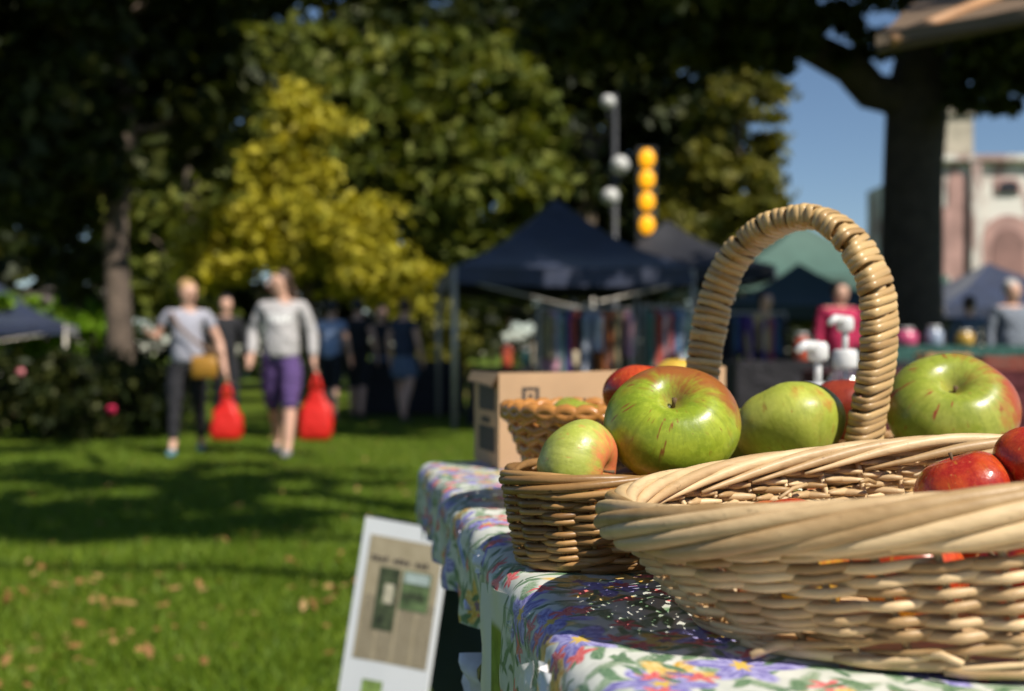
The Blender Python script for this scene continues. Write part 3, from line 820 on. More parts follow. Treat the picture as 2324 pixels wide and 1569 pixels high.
for (b0,b1,z0,z1) in [(.022,.115,.078,.118),(.022,.115,.02,.055),(.05,.1,.060,.068)]:
    print_on([bp(0,b0,z0)+o2, bp(0,b1,z0)+o2, bp(0,b1,z1)+o2, bp(0,b0,z1)+o2])
apple('red apple peeping out behind the big green apple', pt(1452,897,1.0), .031, (0,.3,1), A5, .88, .018, 71)
yel = apple_mat('apple_yellow', (.62,.42,.05), (.68,.50,.09), (.55,.30,.03), (.2,.2,.8), .1, .1, 8, .35)
for k_, (a_, b_) in enumerate(((.30,.075),(.22,.08),(.14,.075))): apple('yellow fruit lying low inside the cardboard box', bp(a_,b_,.042), .038, (0,0,1), yel, .95, .008, 76+k_, dimple=.12, group='yellow fruit at the bottom of the box', nb=36, mr=22)
apple('round yellow fruit topping the cardboard box beside the left handle leg', bp(.30,.078,.118), .038, (0,0,1), yel, .95, .008, 72, dimple=.12)
apple('red and green apple in the cardboard box at its left end', bp(.06,.07,.05), .04, (.2,0,1), A4, .88, .018, 73)
# woven orange-brown bowl
W_orange = willow('bowl_cane', (.42,.17,.035), (.66,.33,.09), .35, .6, .4, (.08,.03,.01))
bc = Vector((.082, 1.19, CT)); bowl = thing('woven_bowl', 'small orange-brown woven bowl of apples in front of the cardboard box', 'bowl', bc)
def ring(z, r, ph=0, n=48, wob=0, k=12): return [bc+Vector((r*math.cos(2*PI*i/n), r*math.sin(2*PI*i/n), z+wob*math.sin(k*2*PI*i/n+ph))) for i in range(n)]
for i in range(9):
    t = i/8; mb = MB(); mb.tube(ring(.008+.086*t, .042+.043*t**.75, i*PI, 72, .0028, 18), .0058, 8, closed=True); mb.build('woven_ring', W_orange, bowl)
for i in range(18):
    a = 2*PI*i/18; mb = MB()
    mb.tube([bc+Vector(((.042+.043*t**.75)*math.cos(a+.35*t), (.042+.043*t**.75)*math.sin(a+.35*t), .004+.096*t)) for t in (0,.2,.4,.6,.8,1)], .0042, 6); mb.build('stake', W_orange, bowl)
for ph in (0, PI):
    mb = MB(); mb.tube(ring(.100, .089, ph, 96, .0045, 14), .0062, 8, closed=True); mb.build('rim_strand', W_orange, bowl)
apple('red and green apple lying in the woven bowl', bc+Vector((-.012,.01,.088)), .030, (.3,0,1), A4, .86, .018, 74)
apple('yellow-red apple low in the woven bowl', bc+Vector((.035,-.01,.075)), .030, (.3,.4,1), A6, .86, .018, 75)

# hand-pump bottles
pumpw = mat('white_plastic', (.58,.58,.57), .3, .03, 20)
def clear_mat(name, tint=(1,1,1), amt=.88, rough=.05, edge=.55):
    m, nt, p = newmat(name); g = G(nt)
    tr = g.n('ShaderNodeBsdfTransparent'); tr.inputs[0].default_value = (*tint, 1)
    gl = g.n('ShaderNodeBsdfGlossy'); gl.inputs['Roughness'].default_value = rough
    lw = g.n('ShaderNodeLayerWeight'); lw.inputs[0].default_value = .35
    f = g.math('MULTIPLY_ADD', lw.outputs['Facing'], edge, 1-amt)
    mx = g.n('ShaderNodeMixShader'); nt.links.new(f, mx.inputs[0])
    nt.links.new(tr.outputs[0], mx.inputs[1]); nt.links.new(gl.outputs[0], mx.inputs[2])
    nt.links.new(mx.outputs[0], nt.nodes['Material Output'].inputs[0]); return m
clear_p = clear_mat('clear_bottle', (.93,.96,.98), .90)
gel = clear_mat('clear_gel', (.86,.93,.96), .95, .1)
def pump(label, base, h, s):
    t = thing('pump_bottle', label, 'bottle', base, 'hand pump bottles')
    r = .030*s; hb = h-.075*s
    mb = MB(); mb.lathe([(r*.92,0),(r,.006),(r,hb*.78),(r*.85,hb*.9),(r*.42,hb*.97),(r*.42,hb)], base, 24); mb.build('bottle_body', clear_p, t)
    mb = MB(); mb.lathe([(r*.85,.004),(r*.93,.008),(r*.93,hb*.55),(r*.9,hb*.552)], base, 24); mb.build('gel', gel, t)
    mb = MB(); mb.lathe([(r*.56,hb-.004),(r*.60,hb),(r*.60,hb+.020*s),(r*.5,hb+.024*s)], base, 20); c = mb.build('collar', pumpw, t)
    mb = MB(); mb.tube([base+Vector((0,0,hb+.02*s)), base+Vector((0,0,hb+.052*s))], .0048*s, 10); mb.build('pump_stem', pumpw, t)
    mb = MB(); mb.lathe([(.010*s,hb+.050*s),(.0125*s,hb+.054*s),(.0125*s,hb+.068*s),(.009*s,hb+.073*s)], base, 18)
    z = hb+.066*s; mb.tube([base+Vector((0,0,z)), base+Vector((-.020*s,-.018*s,z+.003)), base+Vector((-.030*s,-.026*s,z-.004))], [.0085*s,.0065*s,.005*s], 10); mb.build('pump_head', pumpw, t)
    mb = MB(); mb.tube([base+Vector((0,0,hb)), base+Vector((.004,0,.012))], .0022, 8); mb.build('dip_tube', pumpw, t)
pump('clear pump bottle with a white head, seen lower inside the handle arch', Vector((.43,1.60,CT)), .178, 1.18)
pump('taller clear pump bottle with white head against the right handle leg', Vector((.492,1.68,CT)), .216, 1.0)

# ---- hanging papers and cellophane on the table's left edge
paper = mat('white_paper', (.74,.74,.76), .7, .05, 20)
lilac = mat('lilac_print_paper', (.62,.62,.74), .7, .25, 30)
cello = clear_mat('cellophane', (.96,.96,.96), .95, .06, .30)
def sheet(name, P00, P10, P11, P01, m, nx=8, ny=10, wob=.004, seed=0, label=None, cat=None, parent=None, th=.0006):
    P00, P10, P11, P01 = map(Vector, (P00,P10,P11,P01)); n = (P10-P00).cross(P01-P00).normalized(); mb = MB(); V = []
    for s_ in (0, 1):
        for j in range(ny+1):
            for i in range(nx+1):
                a, b_ = i/nx, j/ny
                p = (P00*(1-a)+P10*a)*(1-b_)+(P01*(1-a)+P11*a)*b_
                V.append(p+n*(noise.noise(Vector((a*2.3+seed, b_*2.7, seed)))*wob*2 + s_*th))
    k = (nx+1)*(ny+1); Fc = []
    for j in range(ny):
        for i in range(nx):
            a = j*(nx+1)+i; Fc.append((a,a+1,a+nx+2,a+nx+1)); Fc.append((k+a,k+a+nx+1,k+a+nx+2,k+a+1))
    mb.add(V, Fc); o = mb.build(name, m, parent)
    if label: tag(o, label, cat)
    return o
def at_d(x, y, d): return pt(x, y, d)
sheet('paper_notice', at_d(1042,1212,1.12), at_d(1062,1200,1.12), at_d(1090,1390,1.02), at_d(1062,1400,1.02), lilac, seed=1, wob=.008, label='creased lilac paper strip hanging from the table edge beside the newspaper board', cat='paper')
sheet('paper_notice', at_d(1066,1252,.98), at_d(1091,1243,.96), at_d(1090,1305,.96), at_d(1086,1300,.965), paper, seed=2, label='small white folded paper corner sticking out under the cloth edge', cat='paper')
def poster_mat():
    m, nt, p = newmat('poster_print'); g = G(nt); tc = g.n('ShaderNodeTexCoord').outputs['Generated']
    x, y, z = g.xyz(tc)[:3]
    msk = g.math('MULTIPLY', g.sm(z, .80, .74), g.sm(x, .34, .38))
    gr = g.ramp(g.noise(tc, 7, 4), [(.3,(.06,.12,.02)),(.6,(.16,.26,.04)),(.8,(.30,.30,.12))])
    nt.links.new(g.mix(msk, (.66,.67,.66), gr), p.inputs['Base Color']); p.inputs['Roughness'].default_value = .3
    return m
sheet('paper_poster', at_d(1092,1322,.90), at_d(1158,1352,.80), at_d(1150,1760,.78), at_d(1096,1700,.88), poster_mat(), seed=3, wob=.003, label='white laminated poster with green picture hanging below the cloth edge', cat='poster')
sheet('paper_notice', at_d(1062,1490,1.0), at_d(1090,1480,.98), at_d(1095,1680,.95), at_d(1030,1680,1.0), lilac, seed=4, wob=.012, label='crumpled lilac and white paper low beside the newspaper board', cat='paper')
sheet('paper_notice', at_d(1182,1510,.66), at_d(1208,1500,.65), at_d(1200,1640,.66), at_d(1165,1640,.67), paper, seed=5, wob=.003, label='white paper scrap hanging at the bottom under the crumpled cellophane', cat='paper')
sheet('paper_notice', at_d(1222,1500,.625), at_d(1240,1530,.61), at_d(1250,1640,.60), at_d(1215,1640,.62), paper, seed=6, wob=.003, label='second white paper scrap at the bottom, nearest the tablecloth', cat='paper')
def crumple(label, pts, seed, amp):
    P = [Vector(p) for p in pts]; mb = MB(); V = []; nx, ny = 14, 18
    n = (P[1]-P[0]).cross(P[3]-P[0]).normalized()
    for j in range(ny+1):
        for i in range(nx+1):
            a, b_ = i/nx, j/ny; p = (P[0]*(1-a)+P[1]*a)*(1-b_)+(P[3]*(1-a)+P[2]*a)*b_
            q = Vector((a*3.1+seed, b_*4.3, seed*1.7)); r = 1-2*abs(noise.noise(q)); r2 = 1-2*abs(noise.noise(q*2.6))
            V.append(p+n*(r*amp+r2*amp*.5)+Vector((noise.noise(q+Vector((9,0,0)))*amp*.8, 0, noise.noise(q+Vector((0,9,0)))*amp*.8)))
    for j in range(ny):
        for i in range(nx): a = j*(nx+1)+i; mb.f.append((a,a+1,a+nx+2,a+nx+1))
    mb.v = [tuple(v) for v in V]; o = mb.build('cellophane_wrap', cello, smooth=False); tag(o, label, 'plastic wrap')
crumple('crumpled clear cellophane taped to the tablecloth edge', [at_d(1150,1372,.80), at_d(1178,1362,.78), at_d(1172,1450,.755), at_d(1138,1440,.775)], 1, .008)
crumple('long twist of clear cellophane hanging down the tablecloth edge', [at_d(1176,1400,.725), at_d(1204,1396,.71), at_d(1222,1640,.66), at_d(1178,1640,.68)], 5, .009)

# ================================================================ NEWSPAPER BOARD (small sandwich board on the lawn)
tl = pt(830,1172,2.36); tr_ = pt(1022,1207,2.28)
bl = Vector((pt(725,1870,2.28).x, 2.27, 0)); br = bl+(tr_-tl); br.z = 0
board_w = mat('white_board', (.70,.72,.74), .55, .05, 6)
navy_b = mat('navy_board', (.02,.04,.065), .6, .2, 8)
sb = thing('sandwich_board', 'white sandwich board with a newspaper cutting, standing on the lawn by the table', 'sign', ((bl+br)/2))
nrm = (tr_-tl).cross(bl-tl).normalized()
if nrm.y > 0: nrm = -nrm
def slab(name, a, b_, c, d, n, th, m, parent):
    mb = MB(); V = [a,b_,c,d,a-n*th,b_-n*th,c-n*th,d-n*th]
    mb.add(V, [(0,1,2,3),(7,6,5,4),(0,4,5,1),(1,5,6,2),(2,6,7,3),(3,7,4,0)]); return mb.build(name, m, parent, False)
slab('front_panel', tl, tr_, br, bl, nrm, .010, board_w, sb)
back = Vector((.17,.20,0))
slab('back_panel', tl+back*.10, tr_+back*.10, br+back*1.5, bl+back*1.5, nrm, .010, navy_b, sb)
def bd(a, t, o=.001): return (tl*(1-a)+tr_*a)*(1-t)+(bl*(1-a)+br*a)*t + nrm*o
def news_mat():
    m, nt, p = newmat('newsprint'); g = G(nt); uv = g.n('ShaderNodeUVMap').outputs[0]
    u, v, _ = g.xyz(uv)[:3]
    body = g.math('LESS_THAN', v, .52)
    ln = g.math('GREATER_THAN', g.math('FRACT', g.math('MULTIPLY', v, 70)), .45)
    col = g.math('GREATER_THAN', g.math('FRACT', g.math('MULTIPLY', u, 4)), .14)
    wd = g.sm(g.noise(g.comb(g.math('MULTIPLY', u, 60), g.math('FLOOR', g.math('MULTIPLY', v, 70)), 0), 1, 2), .38, .46)
    t = g.math('MULTIPLY', g.math('MULTIPLY', ln, col), g.math('MULTIPLY', wd, body))
    base = g.ramp(g.noise(uv, 6, 3), [(.3,(.33,.275,.175)),(.7,(.42,.355,.24))])
    nt.links.new(g.mix(g.math('MULTIPLY', t, .65), base, (.06,.05,.04)), p.inputs['Base Color']); p.inputs['Roughness'].default_value = .8
    return m
def flat(name, a0, a1, t0, t1, m, o, parent, sk=0.0):
    mb = MB(); mb.add([bd(a0,t1,o), bd(a1,t1+sk,o), bd(a1,t0+sk,o), bd(a0,t0,o)], [(0,1,2,3)])
    ob = mb.build(name, m, parent, False); uvl = ob.data.uv_layers.new(name='UVMap')
    for l, c in zip(uvl.data, ((0,0),(1,0),(1,1),(0,1))): l.uv = c
    return ob
np_ = flat('newspaper_cutting', .10, .96, .055, .47, news_mat(), .0012, sb)
ph1 = mat('news_photo_dark', (.05,.065,.03), .6, .95, 60); ph2 = mat('news_photo_green', (.10,.15,.06), .6, .7, 55)
pale_ph = mat('news_photo_pale', (.50,.46,.34), .6, .3, 50); hd = mat('headline_ink', (.07,.055,.045), .7, .3, 50); sky_ph = mat('news_photo_sky', (.38,.46,.44), .6, .2, 40)
flat('news_photo', .27, .52, .155, .365, ph1, .002, np_); flat('news_photo', .55, .88, .155, .285, ph2, .002, np_)
flat('photo_detail', .36, .47, .21, .275, pale_ph, .0026, np_); flat('photo_detail', .57, .86, .16, .195, sky_ph, .0026, np_); flat('photo_detail', .56, .80, .228, .248, ph1, .0026, np_)
for i in range(13):
    a = .15+.052*i
    if i not in (4, 9): flat('headline_letter', a, a+.042, .122+.002*(i % 3), .139, hd, .002, np_)
flat('lower_photo', .26, .50, .532, .60, mat('board_photo', (.22,.32,.08), .5, .5, 40), .0012, sb)

# ================================================================ PEOPLE
SKIN = mat('skin', (.62,.36,.26), .5, .06, 20)
def fabric(name, c, var=.16, vs=9): return mat(name, c, .85, var, vs, .9, 11, bd=.05)
def stripe_mat():
    m, nt, p = newmat('striped_jersey'); g = G(nt); tc = g.n('ShaderNodeTexCoord').outputs['Object']
    z = g.xyz(tc)[2]; f = g.math('GREATER_THAN', g.math('FRACT', g.math('MULTIPLY', z, 32)), .55)
    nt.links.new(g.mix(f, (.46,.46,.52), (.20,.20,.26)), p.inputs['Base Color']); p.inputs['Roughness'].default_value = .85; return m
def skin_obj(name, nodes, edges, m, parent, sub=2, root=0):
    me = bpy.data.meshes.new(name); me.from_pydata([n[0] for n in nodes], edges, []); me.materials.append(m)
    o = bpy.data.objects.new(name, me); COL.objects.link(o); o.parent = parent
    md = o.modifiers.new('skin', 'SKIN'); md.use_smooth_shade = True; md.branch_smoothing = .4
    for i, n in enumerate(nodes):
        r = n[1]; me.skin_vertices[0].data[i].radius = (r, r) if not hasattr(r, '__len__') else r
        me.skin_vertices[0].data[i].use_root = (i == root)
    sb_ = o.modifiers.new('sub', 'SUBSURF'); sb_.levels = sub; sb_.render_levels = sub
    return o
def chain(nodes, edges, start, pts):
    prev = start
    for p in pts:
        nodes.append(p); edges.append((prev, len(nodes)-1)); prev = len(nodes)-1
    return prev
def person(label, loc, rz, H, top, bottom, shoe, hair, group, sleeve=1, leg='long', armL=None, armR=None, step=.10, turn=0.0, ponytail=False, detail=True, wide=1.0, skirt=False, cat='person'):
    """faces -Y before the turn; armL / armR: (elbow, wrist) in local metres for a 1.66 m figure. sides: L = +X"""
    k = H/1.66; t = thing('person', label, cat, loc, group, rz)
    t.scale = (k, k, k)
    aL = armL or ((.25,.03,1.10), (.27,-.03,.86)); aR = armR or ((-.25,.03,1.10), (-.27,-.03,.86))
    W = wide
    N = [((0,0,.93),.105*W)]; E = []
    sp = chain(N, E, 0, [((0,.0,1.08),.10*W), ((0,.0,1.22),.105*W), ((0,.01,1.34),(.10*W,.085))])
    hx, hy = math.sin(turn)*.03, -math.cos(turn)*.03
    chain(N, E, sp, [((0,.01,1.41),.056), ((hx*.5,hy*.5,1.45),.056), ((hx,hy,1.51),.082), ((hx,hy,1.58),.090), ((hx*.7,hy*.6,1.635),.068)])
    for sx, (el, wr) in ((1, aL), (-1, aR)):
        el, wr = Vector(el), Vector(wr); hd_ = (wr-el).normalized()
        e = chain(N, E, sp, [((.155*sx*W,.01,1.355),.058), (tuple(el),.042), (tuple(wr),.029), (tuple(wr+hd_*.05),(.034,.020))])
        side = Vector((0,-1,0)) - hd_*(Vector((0,-1,0)).dot(hd_)); side.normalize()
        inn = hd_.cross(side)*(-sx)
        palm = wr+hd_*.07
        if detail:
            for f in range(4):
                b_ = palm+side*(.022-.015*f); L = (.070,.078,.073,.058)[f]
                chain(N, E, e, [(tuple(b_),.010), (tuple(b_+hd_*L*.55+inn*.012),.0085), (tuple(b_+hd_*L*.8+inn*.034),.0075)])
            th_ = wr+hd_*.03+side*.03
            chain(N, E, e-1, [(tuple(th_),.011), (tuple(th_+hd_*.035+side*.012+inn*.012),.009), (tuple(th_+hd_*.06+inn*.024),.008)])
        else: chain(N, E, e, [(tuple(palm+hd_*.06),(.022,.014))])
    legs = {}
    for sx, st_ in ((1, step), (-1, -step)):
        hip = (.085*sx*W,0,.88); kn = (.095*sx*W,-.02-st_*.6,.50); an = (.10*sx*W,.03-st_*1.5,.10); legs[sx] = (hip, kn, an)
        chain(N, E, 0, [(hip,.068*W), (((hip[0]+kn[0])/2,kn[1]*.5,.70),.076*W), (kn,.055*W), (((kn[0]+an[0])/2,(kn[1]+an[1])/2+.02,.34),.052*W), (an,.036), ((an[0]*1.02,an[1]-.06,.045),.032)])
    skin_obj('body', N, E, SKIN, t)
    # top
    N = [((0,0,.86),.135*W), ((0,0,.92),.155*W)]; E = [(0,1)]
    sp = chain(N, E, 1, [((0,0,1.08),.15*W), ((0,-.005,1.22),.152*W), ((0,.005,1.33),(.13*W,.11)), ((0,.01,1.395),(.075,.07))])
    for sx, (el, wr) in ((1, aL), (-1, aR)):
        el, wr = Vector(el), Vector(wr); sh = Vector((.158*sx*W,.01,1.352))
        if sleeve >= 1: chain(N, E, sp-1, [(tuple(sh),.072), (tuple(sh.lerp(el,.5)),.062), (tuple(el),.056), (tuple(el.lerp(wr,.5)),.052), (tuple(el.lerp(wr,.92)),.038)])
        elif sleeve > 0: chain(N, E, sp-1, [(tuple(sh),.070), (tuple(sh.lerp(el,sleeve)),.062)])
        else: chain(N, E, sp-1, [(tuple(sh*.98),.062)])
    skin_obj('top', N, E, top, t)
    # trousers / skirt
    N = [((0,0,1.04),.128*W)]; E = []
    hp = chain(N, E, 0, [((0,.005,.92),.138*W)])
    if skirt:
        chain(N, E, hp, [((0,0,.75),(.19*W,.14*W)), ((0,-.01,.55),(.22*W,.17*W))])
    else:
        for sx in (1, -1):
            hip, kn, an = [Vector(q) for q in legs[sx]]
            pl = [(tuple(hip+Vector((0,0,-.04))),.112*W), (tuple((hip+kn)/2),.098*W), (tuple(kn.lerp(hip,.12)),.078*W)]
            if leg == 'long': pl += [(tuple(kn),.066*W), (tuple((kn+an)/2),.060), (tuple(an.lerp(kn,.1)),.050)]
            elif leg == 'capri': pl += [(tuple(kn),.070*W), (tuple(kn.lerp(an,.26)),.068*W)]
            chain(N, E, hp, pl)
    skin_obj('skirt' if skirt else 'trousers', N, E, bottom, t)
    for sx in (1, -1):
        an = Vector(legs[sx][2])
        skin_obj('shoe', [((an.x,an.y+.035,.045),(.040,.042)), ((an.x,an.y-.04,.045),(.044,.042)), ((an.x*1.05,an.y-.12,.036),(.046,.032)), ((an.x*1.05,an.y-.17,.03),(.036,.026))], [(0,1),(1,2),(2,3)], shoe, t)
    # hair, face
    c = Vector((hx,hy,0)); f = Vector((math.sin(turn),-math.cos(turn),0)); sd_ = Vector((-f.y,f.x,0))
    hn_ = [(tuple(c+f*.012+Vector((0,0,1.665))),.070), (tuple(c-f*.022+Vector((0,0,1.63))),.098), (tuple(c-f*.042+Vector((0,0,1.57))),.098), (tuple(c-f*.050+Vector((0,0,1.49))),.070)]; he = [(0,1),(1,2),(2,3)]
    if ponytail: chain(hn_, he, 2, [(tuple(c-f*.10+Vector((0,0,1.55))),.034), (tuple(c-f*.15+Vector((0,0,1.45))),.036), (tuple(c-f*.14+Vector((0,0,1.34))),.018)])
    skin_obj('hair', hn_, he, hair, t)
    if detail:
        for sx in (1, -1):
            mb = MB(); p = c+f*.083+sd_*sx*.030+Vector((0,0,1.565)); mb.sph(p, (.011,.008,.007), 10, 6); mb.build('eye', EYE, t, world=False)
            mb = MB(); p = c+sd_*sx*.074+Vector((0,0,1.555)); mb.sph(p, (.010,.018,.030), 10, 8); mb.build('ear', SKIN, t, world=False)
        mb = MB(); p = c+f*.088+Vector((0,0,1.54)); mb.tube([p+Vector((0,0,.03)), p+f*.018, p-Vector((0,0,.012))], [.008,.013,.008], 8); mb.build('nose', SKIN, t, world=False)
        mb = MB(); p = c+f*.078+Vector((0,0,1.497)); mb.sph(p, (.022,.010,.006), 10, 6); mb.build('mouth', LIP, t, world=False)
    return t, k
EYE = mat('eye', (.03,.02,.02), .3); LIP = mat('lips', (.45,.16,.14), .5)
red_bag = mat('red_bag', (.85,.03,.02), .45, .12, 12, .5, 14, bd=.03)
def bag_trans(m):
    nt = m.node_tree; g = G(nt); p = nt.nodes['Principled BSDF']; tr = g.n('ShaderNodeBsdfTranslucent'); tr.inputs[0].default_value = (.9,.04,.03,1)
    mx = g.n('ShaderNodeMixShader'); mx.inputs[0].default_value = .35; nt.links.new(p.outputs[0], mx.inputs[1]); nt.links.new(tr.outputs[0], mx.inputs[2]); nt.links.new(mx.outputs[0], nt.nodes['Material Output'].inputs[0])
bag_trans(red_bag)
def carrier(label, hand, h, wd, dp, seed):
    base = hand-Vector((0,0,h)); t = thing('carrier_bag', label, 'bag', base, 'red carrier bags'); mb = MB(); V = []; n = 28
    lev = [(0,.72,.8),(.02,.90,.95),(.12,1.0,1.1),(.26,.98,1.08),(.40,.95,.92),(.50,.86,.72),(.58,.66,.55),(.66,.46,.42),(.74,.34,.32)]
    for (z, sx, sy) in lev:
        for k in range(n):
            a = 2*PI*k/n; c, s_ = math.cos(a), math.sin(a); e = .5
            x = math.copysign(abs(c)**e, c)*wd*.5*sx; y = math.copysign(abs(s_)**e, s_)*dp*.5*sy
            q = noise.noise(Vector((x*8+seed, y*8, z*7)))*.030+noise.noise(Vector((x*22+seed, y*22, z*14)))*.012
            V.append(base+Vector((x+q, y+q*.7, z*h+abs(q)*.3)))
    Fc = [tuple(reversed(range(n)))]
    for i in range(len(lev)-1):
        for k in range(n): l = (k+1) % n; Fc.append((i*n+k, i*n+l, (i+1)*n+l, (i+1)*n+k))
    mb.add(V, Fc); mb.build('bag_body', red_bag, t)
    for sy in (-1, 1):
        mb = MB(); y = dp*.16*sy
        mb.tube([base+Vector((-wd*.15,y,h*.72)), base+Vector((-wd*.08,y*.6,h*.88)), base+Vector((0,y*.3,h*1.0)), base+Vector((wd*.08,y*.6,h*.88)), base+Vector((wd*.15,y,h*.72))], [.022,.016,.012,.016,.022], 8, (1,.45)); mb.build('handle', red_bag, t)
def sweat_mat():
    m = fabric('grey_sweatshirt', (.44,.42,.42), .10, 9); nt = m.node_tree; g = G(nt); p = nt.nodes['Principled BSDF']; l = p.inputs['Base Color'].links[0].from_socket
    x, y, z = g.xyz(g.n('ShaderNodeTexCoord').outputs['Object'])[:3]
    a = g.math('MULTIPLY', g.math('LESS_THAN', g.math('ABSOLUTE', g.math('SUBTRACT', z, 1.235)), .035), g.math('LESS_THAN', g.math('ABSOLUTE', x), .115))
    a = g.math('MULTIPLY', a, g.math('MULTIPLY', g.math('LESS_THAN', y, 0.0), g.math('GREATER_THAN', g.math('FRACT', g.math('MULTIPLY', x, 22)), .28)))
    nt.links.new(g.mix(a, l, (.78,.78,.76)), p.inputs['Base Color']); return m
dark = fabric('black_fabric', (.012,.012,.016)); greyS = sweat_mat(); purple = fabric('purple_leggings', (.085,.045,.16)); 
navy_f = fabric('navy_fabric', (.025,.035,.065)); blue_f = fabric('light_blue_fabric', (.28,.36,.55)); white_f = fabric('white_fabric', (.70,.70,.68)); maroon_f = fabric('magenta_fabric', (.40,.015,.07)); green_f = fabric('green_fabric', (.05,.16,.10)); denim = fabric('denim', (.10,.14,.22)); tan_f = fabric('tan_fabric', (.45,.32,.17))
blond = mat('blond_hair', (.36,.22,.09), .5, .3, 60); brown_h = mat('brown_hair', (.055,.03,.018), .5, .3, 60); black_h = mat('black_hair', (.012,.01,.009), .45, .3, 60); grey_h = mat('grey_hair', (.4,.38,.36), .6, .2, 60)
shoe_g = mat('grey_shoe', (.22,.22,.22), .7, .5, 40); shoe_t = mat('teal_shoe', (.10,.22,.26), .6, .6, 30); shoe_d = mat('dark_shoe', (.03,.03,.03), .6)
pg = 'shoppers in the park'
# left woman
p1 = onz(425,1032); p1.z = 0
t1, k1 = person('blond woman in grey striped shirt and black trousers carrying a red bag', p1, math.radians(10), 1.57, stripe_mat(), dark, shoe_t, blond, pg, sleeve=.55,
                armL=((.30,.02,1.08), (.36,-.10,.80)), armR=((-.30,.06,1.12), (-.34,-.14,1.16)), turn=.6, step=-.17, wide=1.08)
def hand_world(t, wr, el, k, ext=.115):
    v = Vector(wr); v = v+(v-Vector(el)).normalized()*ext; M = Matrix.Rotation(t.rotation_euler.z, 3, 'Z')
    return Vector(t.location)+M@(v*k)
h1 = hand_world(t1, (.36,-.10,.80), (.30,.02,1.08), k1)
carrier('red carrier bag held by the woman in the striped shirt', h1, .52, .27, .16, 2)
hb = Vector(t1.location)+Vector((.21,-.20,.80)); mustard = mat('mustard_leather', (.34,.17,.02), .45, .2, 14)
hbag = thing('shoulder_bag', 'mustard leather shoulder bag on the hip of the striped-shirt woman', 'bag', hb)
mb = MB(); V = []
for (z, w_, d_) in ((-.10,.10,.04),(-.085,.12,.05),(.04,.118,.045),(.10,.105,.03)):
    for k in range(16):
        a = 2*PI*k/16; c, s_ = math.cos(a), math.sin(a); V.append(hb+Vector((math.copysign(abs(c)**.5,c)*w_, math.copysign(abs(s_)**.5,s_)*d_, z)))
Fc = [tuple(reversed(range(16))), tuple(48+k for k in range(16))]
for i in range(3):
    for k in range(16): Fc.append((i*16+k, i*16+(k+1)%16, (i+1)*16+(k+1)%16, (i+1)*16+k))
mb.add(V, Fc); mb.build('bag_body', mustard, hbag)
mb = MB(); b0 = Vector(t1.location)
mb.tube([hb+Vector((.11,.03,.10)), b0+Vector((.13,-.19,1.02)), b0+Vector((-.02,-.19,1.16)), b0+Vector((-.12,-.11,1.29)), b0+Vector((-.10,.10,1.29)), b0+Vector((.10,.19,1.05)), hb+Vector((.14,.08,.10))], .016, 8, (1,.4)); mb.build('strap', mat('brown_strap', (.16,.09,.05), .6), hbag)
# right woman
p2 = onz(640,1034); p2.z = 0
t2, k2 = person('woman in grey sweatshirt and purple knee-length leggings carrying a red bag', p2, math.radians(-4), 1.66, greyS, purple, shoe_g, brown_h, pg, sleeve=1, leg='capri',
                armL=((.27,.03,1.10), (.30,-.04,.86)), armR=((-.28,.05,1.11), (-.25,-.10,.89)), turn=-1.0, ponytail=True, step=.17, wide=1.14)
h2 = hand_world(t2, (.30,-.04,.86), (.27,.03,1.10), k2)
carrier('red carrier bag held by the woman in the grey sweatshirt', h2+Vector((.02,-.02,0)), .60, .30, .17, 7)
# background shoppers
def shop(label, x, yfeet, H, rz, *a, **k):
    p = onz(x, yfeet); p.z = 0
    return person(label, p, rz, H, *a, pg, detail=False, **k)
shop('person in dark dress and grey skirt browsing beside the gazebo pole', 918, 958, 1.62, 2.6, navy_f, denim, shoe_d, brown_h, sleeve=.5, skirt=True, wide=1.15)
shop('person in light blue top and dark shorts behind the sweatshirt woman', 752, 955, 1.62, 2.9, blue_f, dark, shoe_d, black_h, sleeve=.5, leg='capri')
shop('person in black seen between the two women with red bags', 512, 962, 1.66, .4, dark, dark, shoe_d, black_h, sleeve=1)
shop('person in black top with bare legs walking toward the dark dress', 812, 950, 1.66, 3.0, dark, dark, shoe_d, black_h, sleeve=.4, leg='capri')
shop('small distant person in dark clothes under the yellow tree', 865, 935, 1.64, .2, dark, denim, shoe_d, brown_h, sleeve=1)
shop('person in white and pink top browsing right of the clothes rack', 1590, 955, 1.66, .4, white_f, denim, shoe_d, blond, sleeve=.5)
shop('person in tan jacket seen through the left of the handle arch', 1735, 960, 1.72, .5, tan_f, dark, shoe_d, black_h, sleeve=1)
shop('person in magenta jacket behind the pump bottles', 1905, 985, 1.72, .3, maroon_f, dark, shoe_d, black_h, sleeve=1, wide=1.35)
shop('person in denim blue top right of the big dark trunk', 2200, 950, 1.70, 2.8, denim, dark, shoe_d, brown_h, sleeve=1)
shop('person in grey clothes at the far right edge under the navy canopy', 2295, 985, 1.74, .2, fabric('slate_fabric', (.16,.18,.22)), dark, shoe_d, grey_h, sleeve=1, wide=1.2)

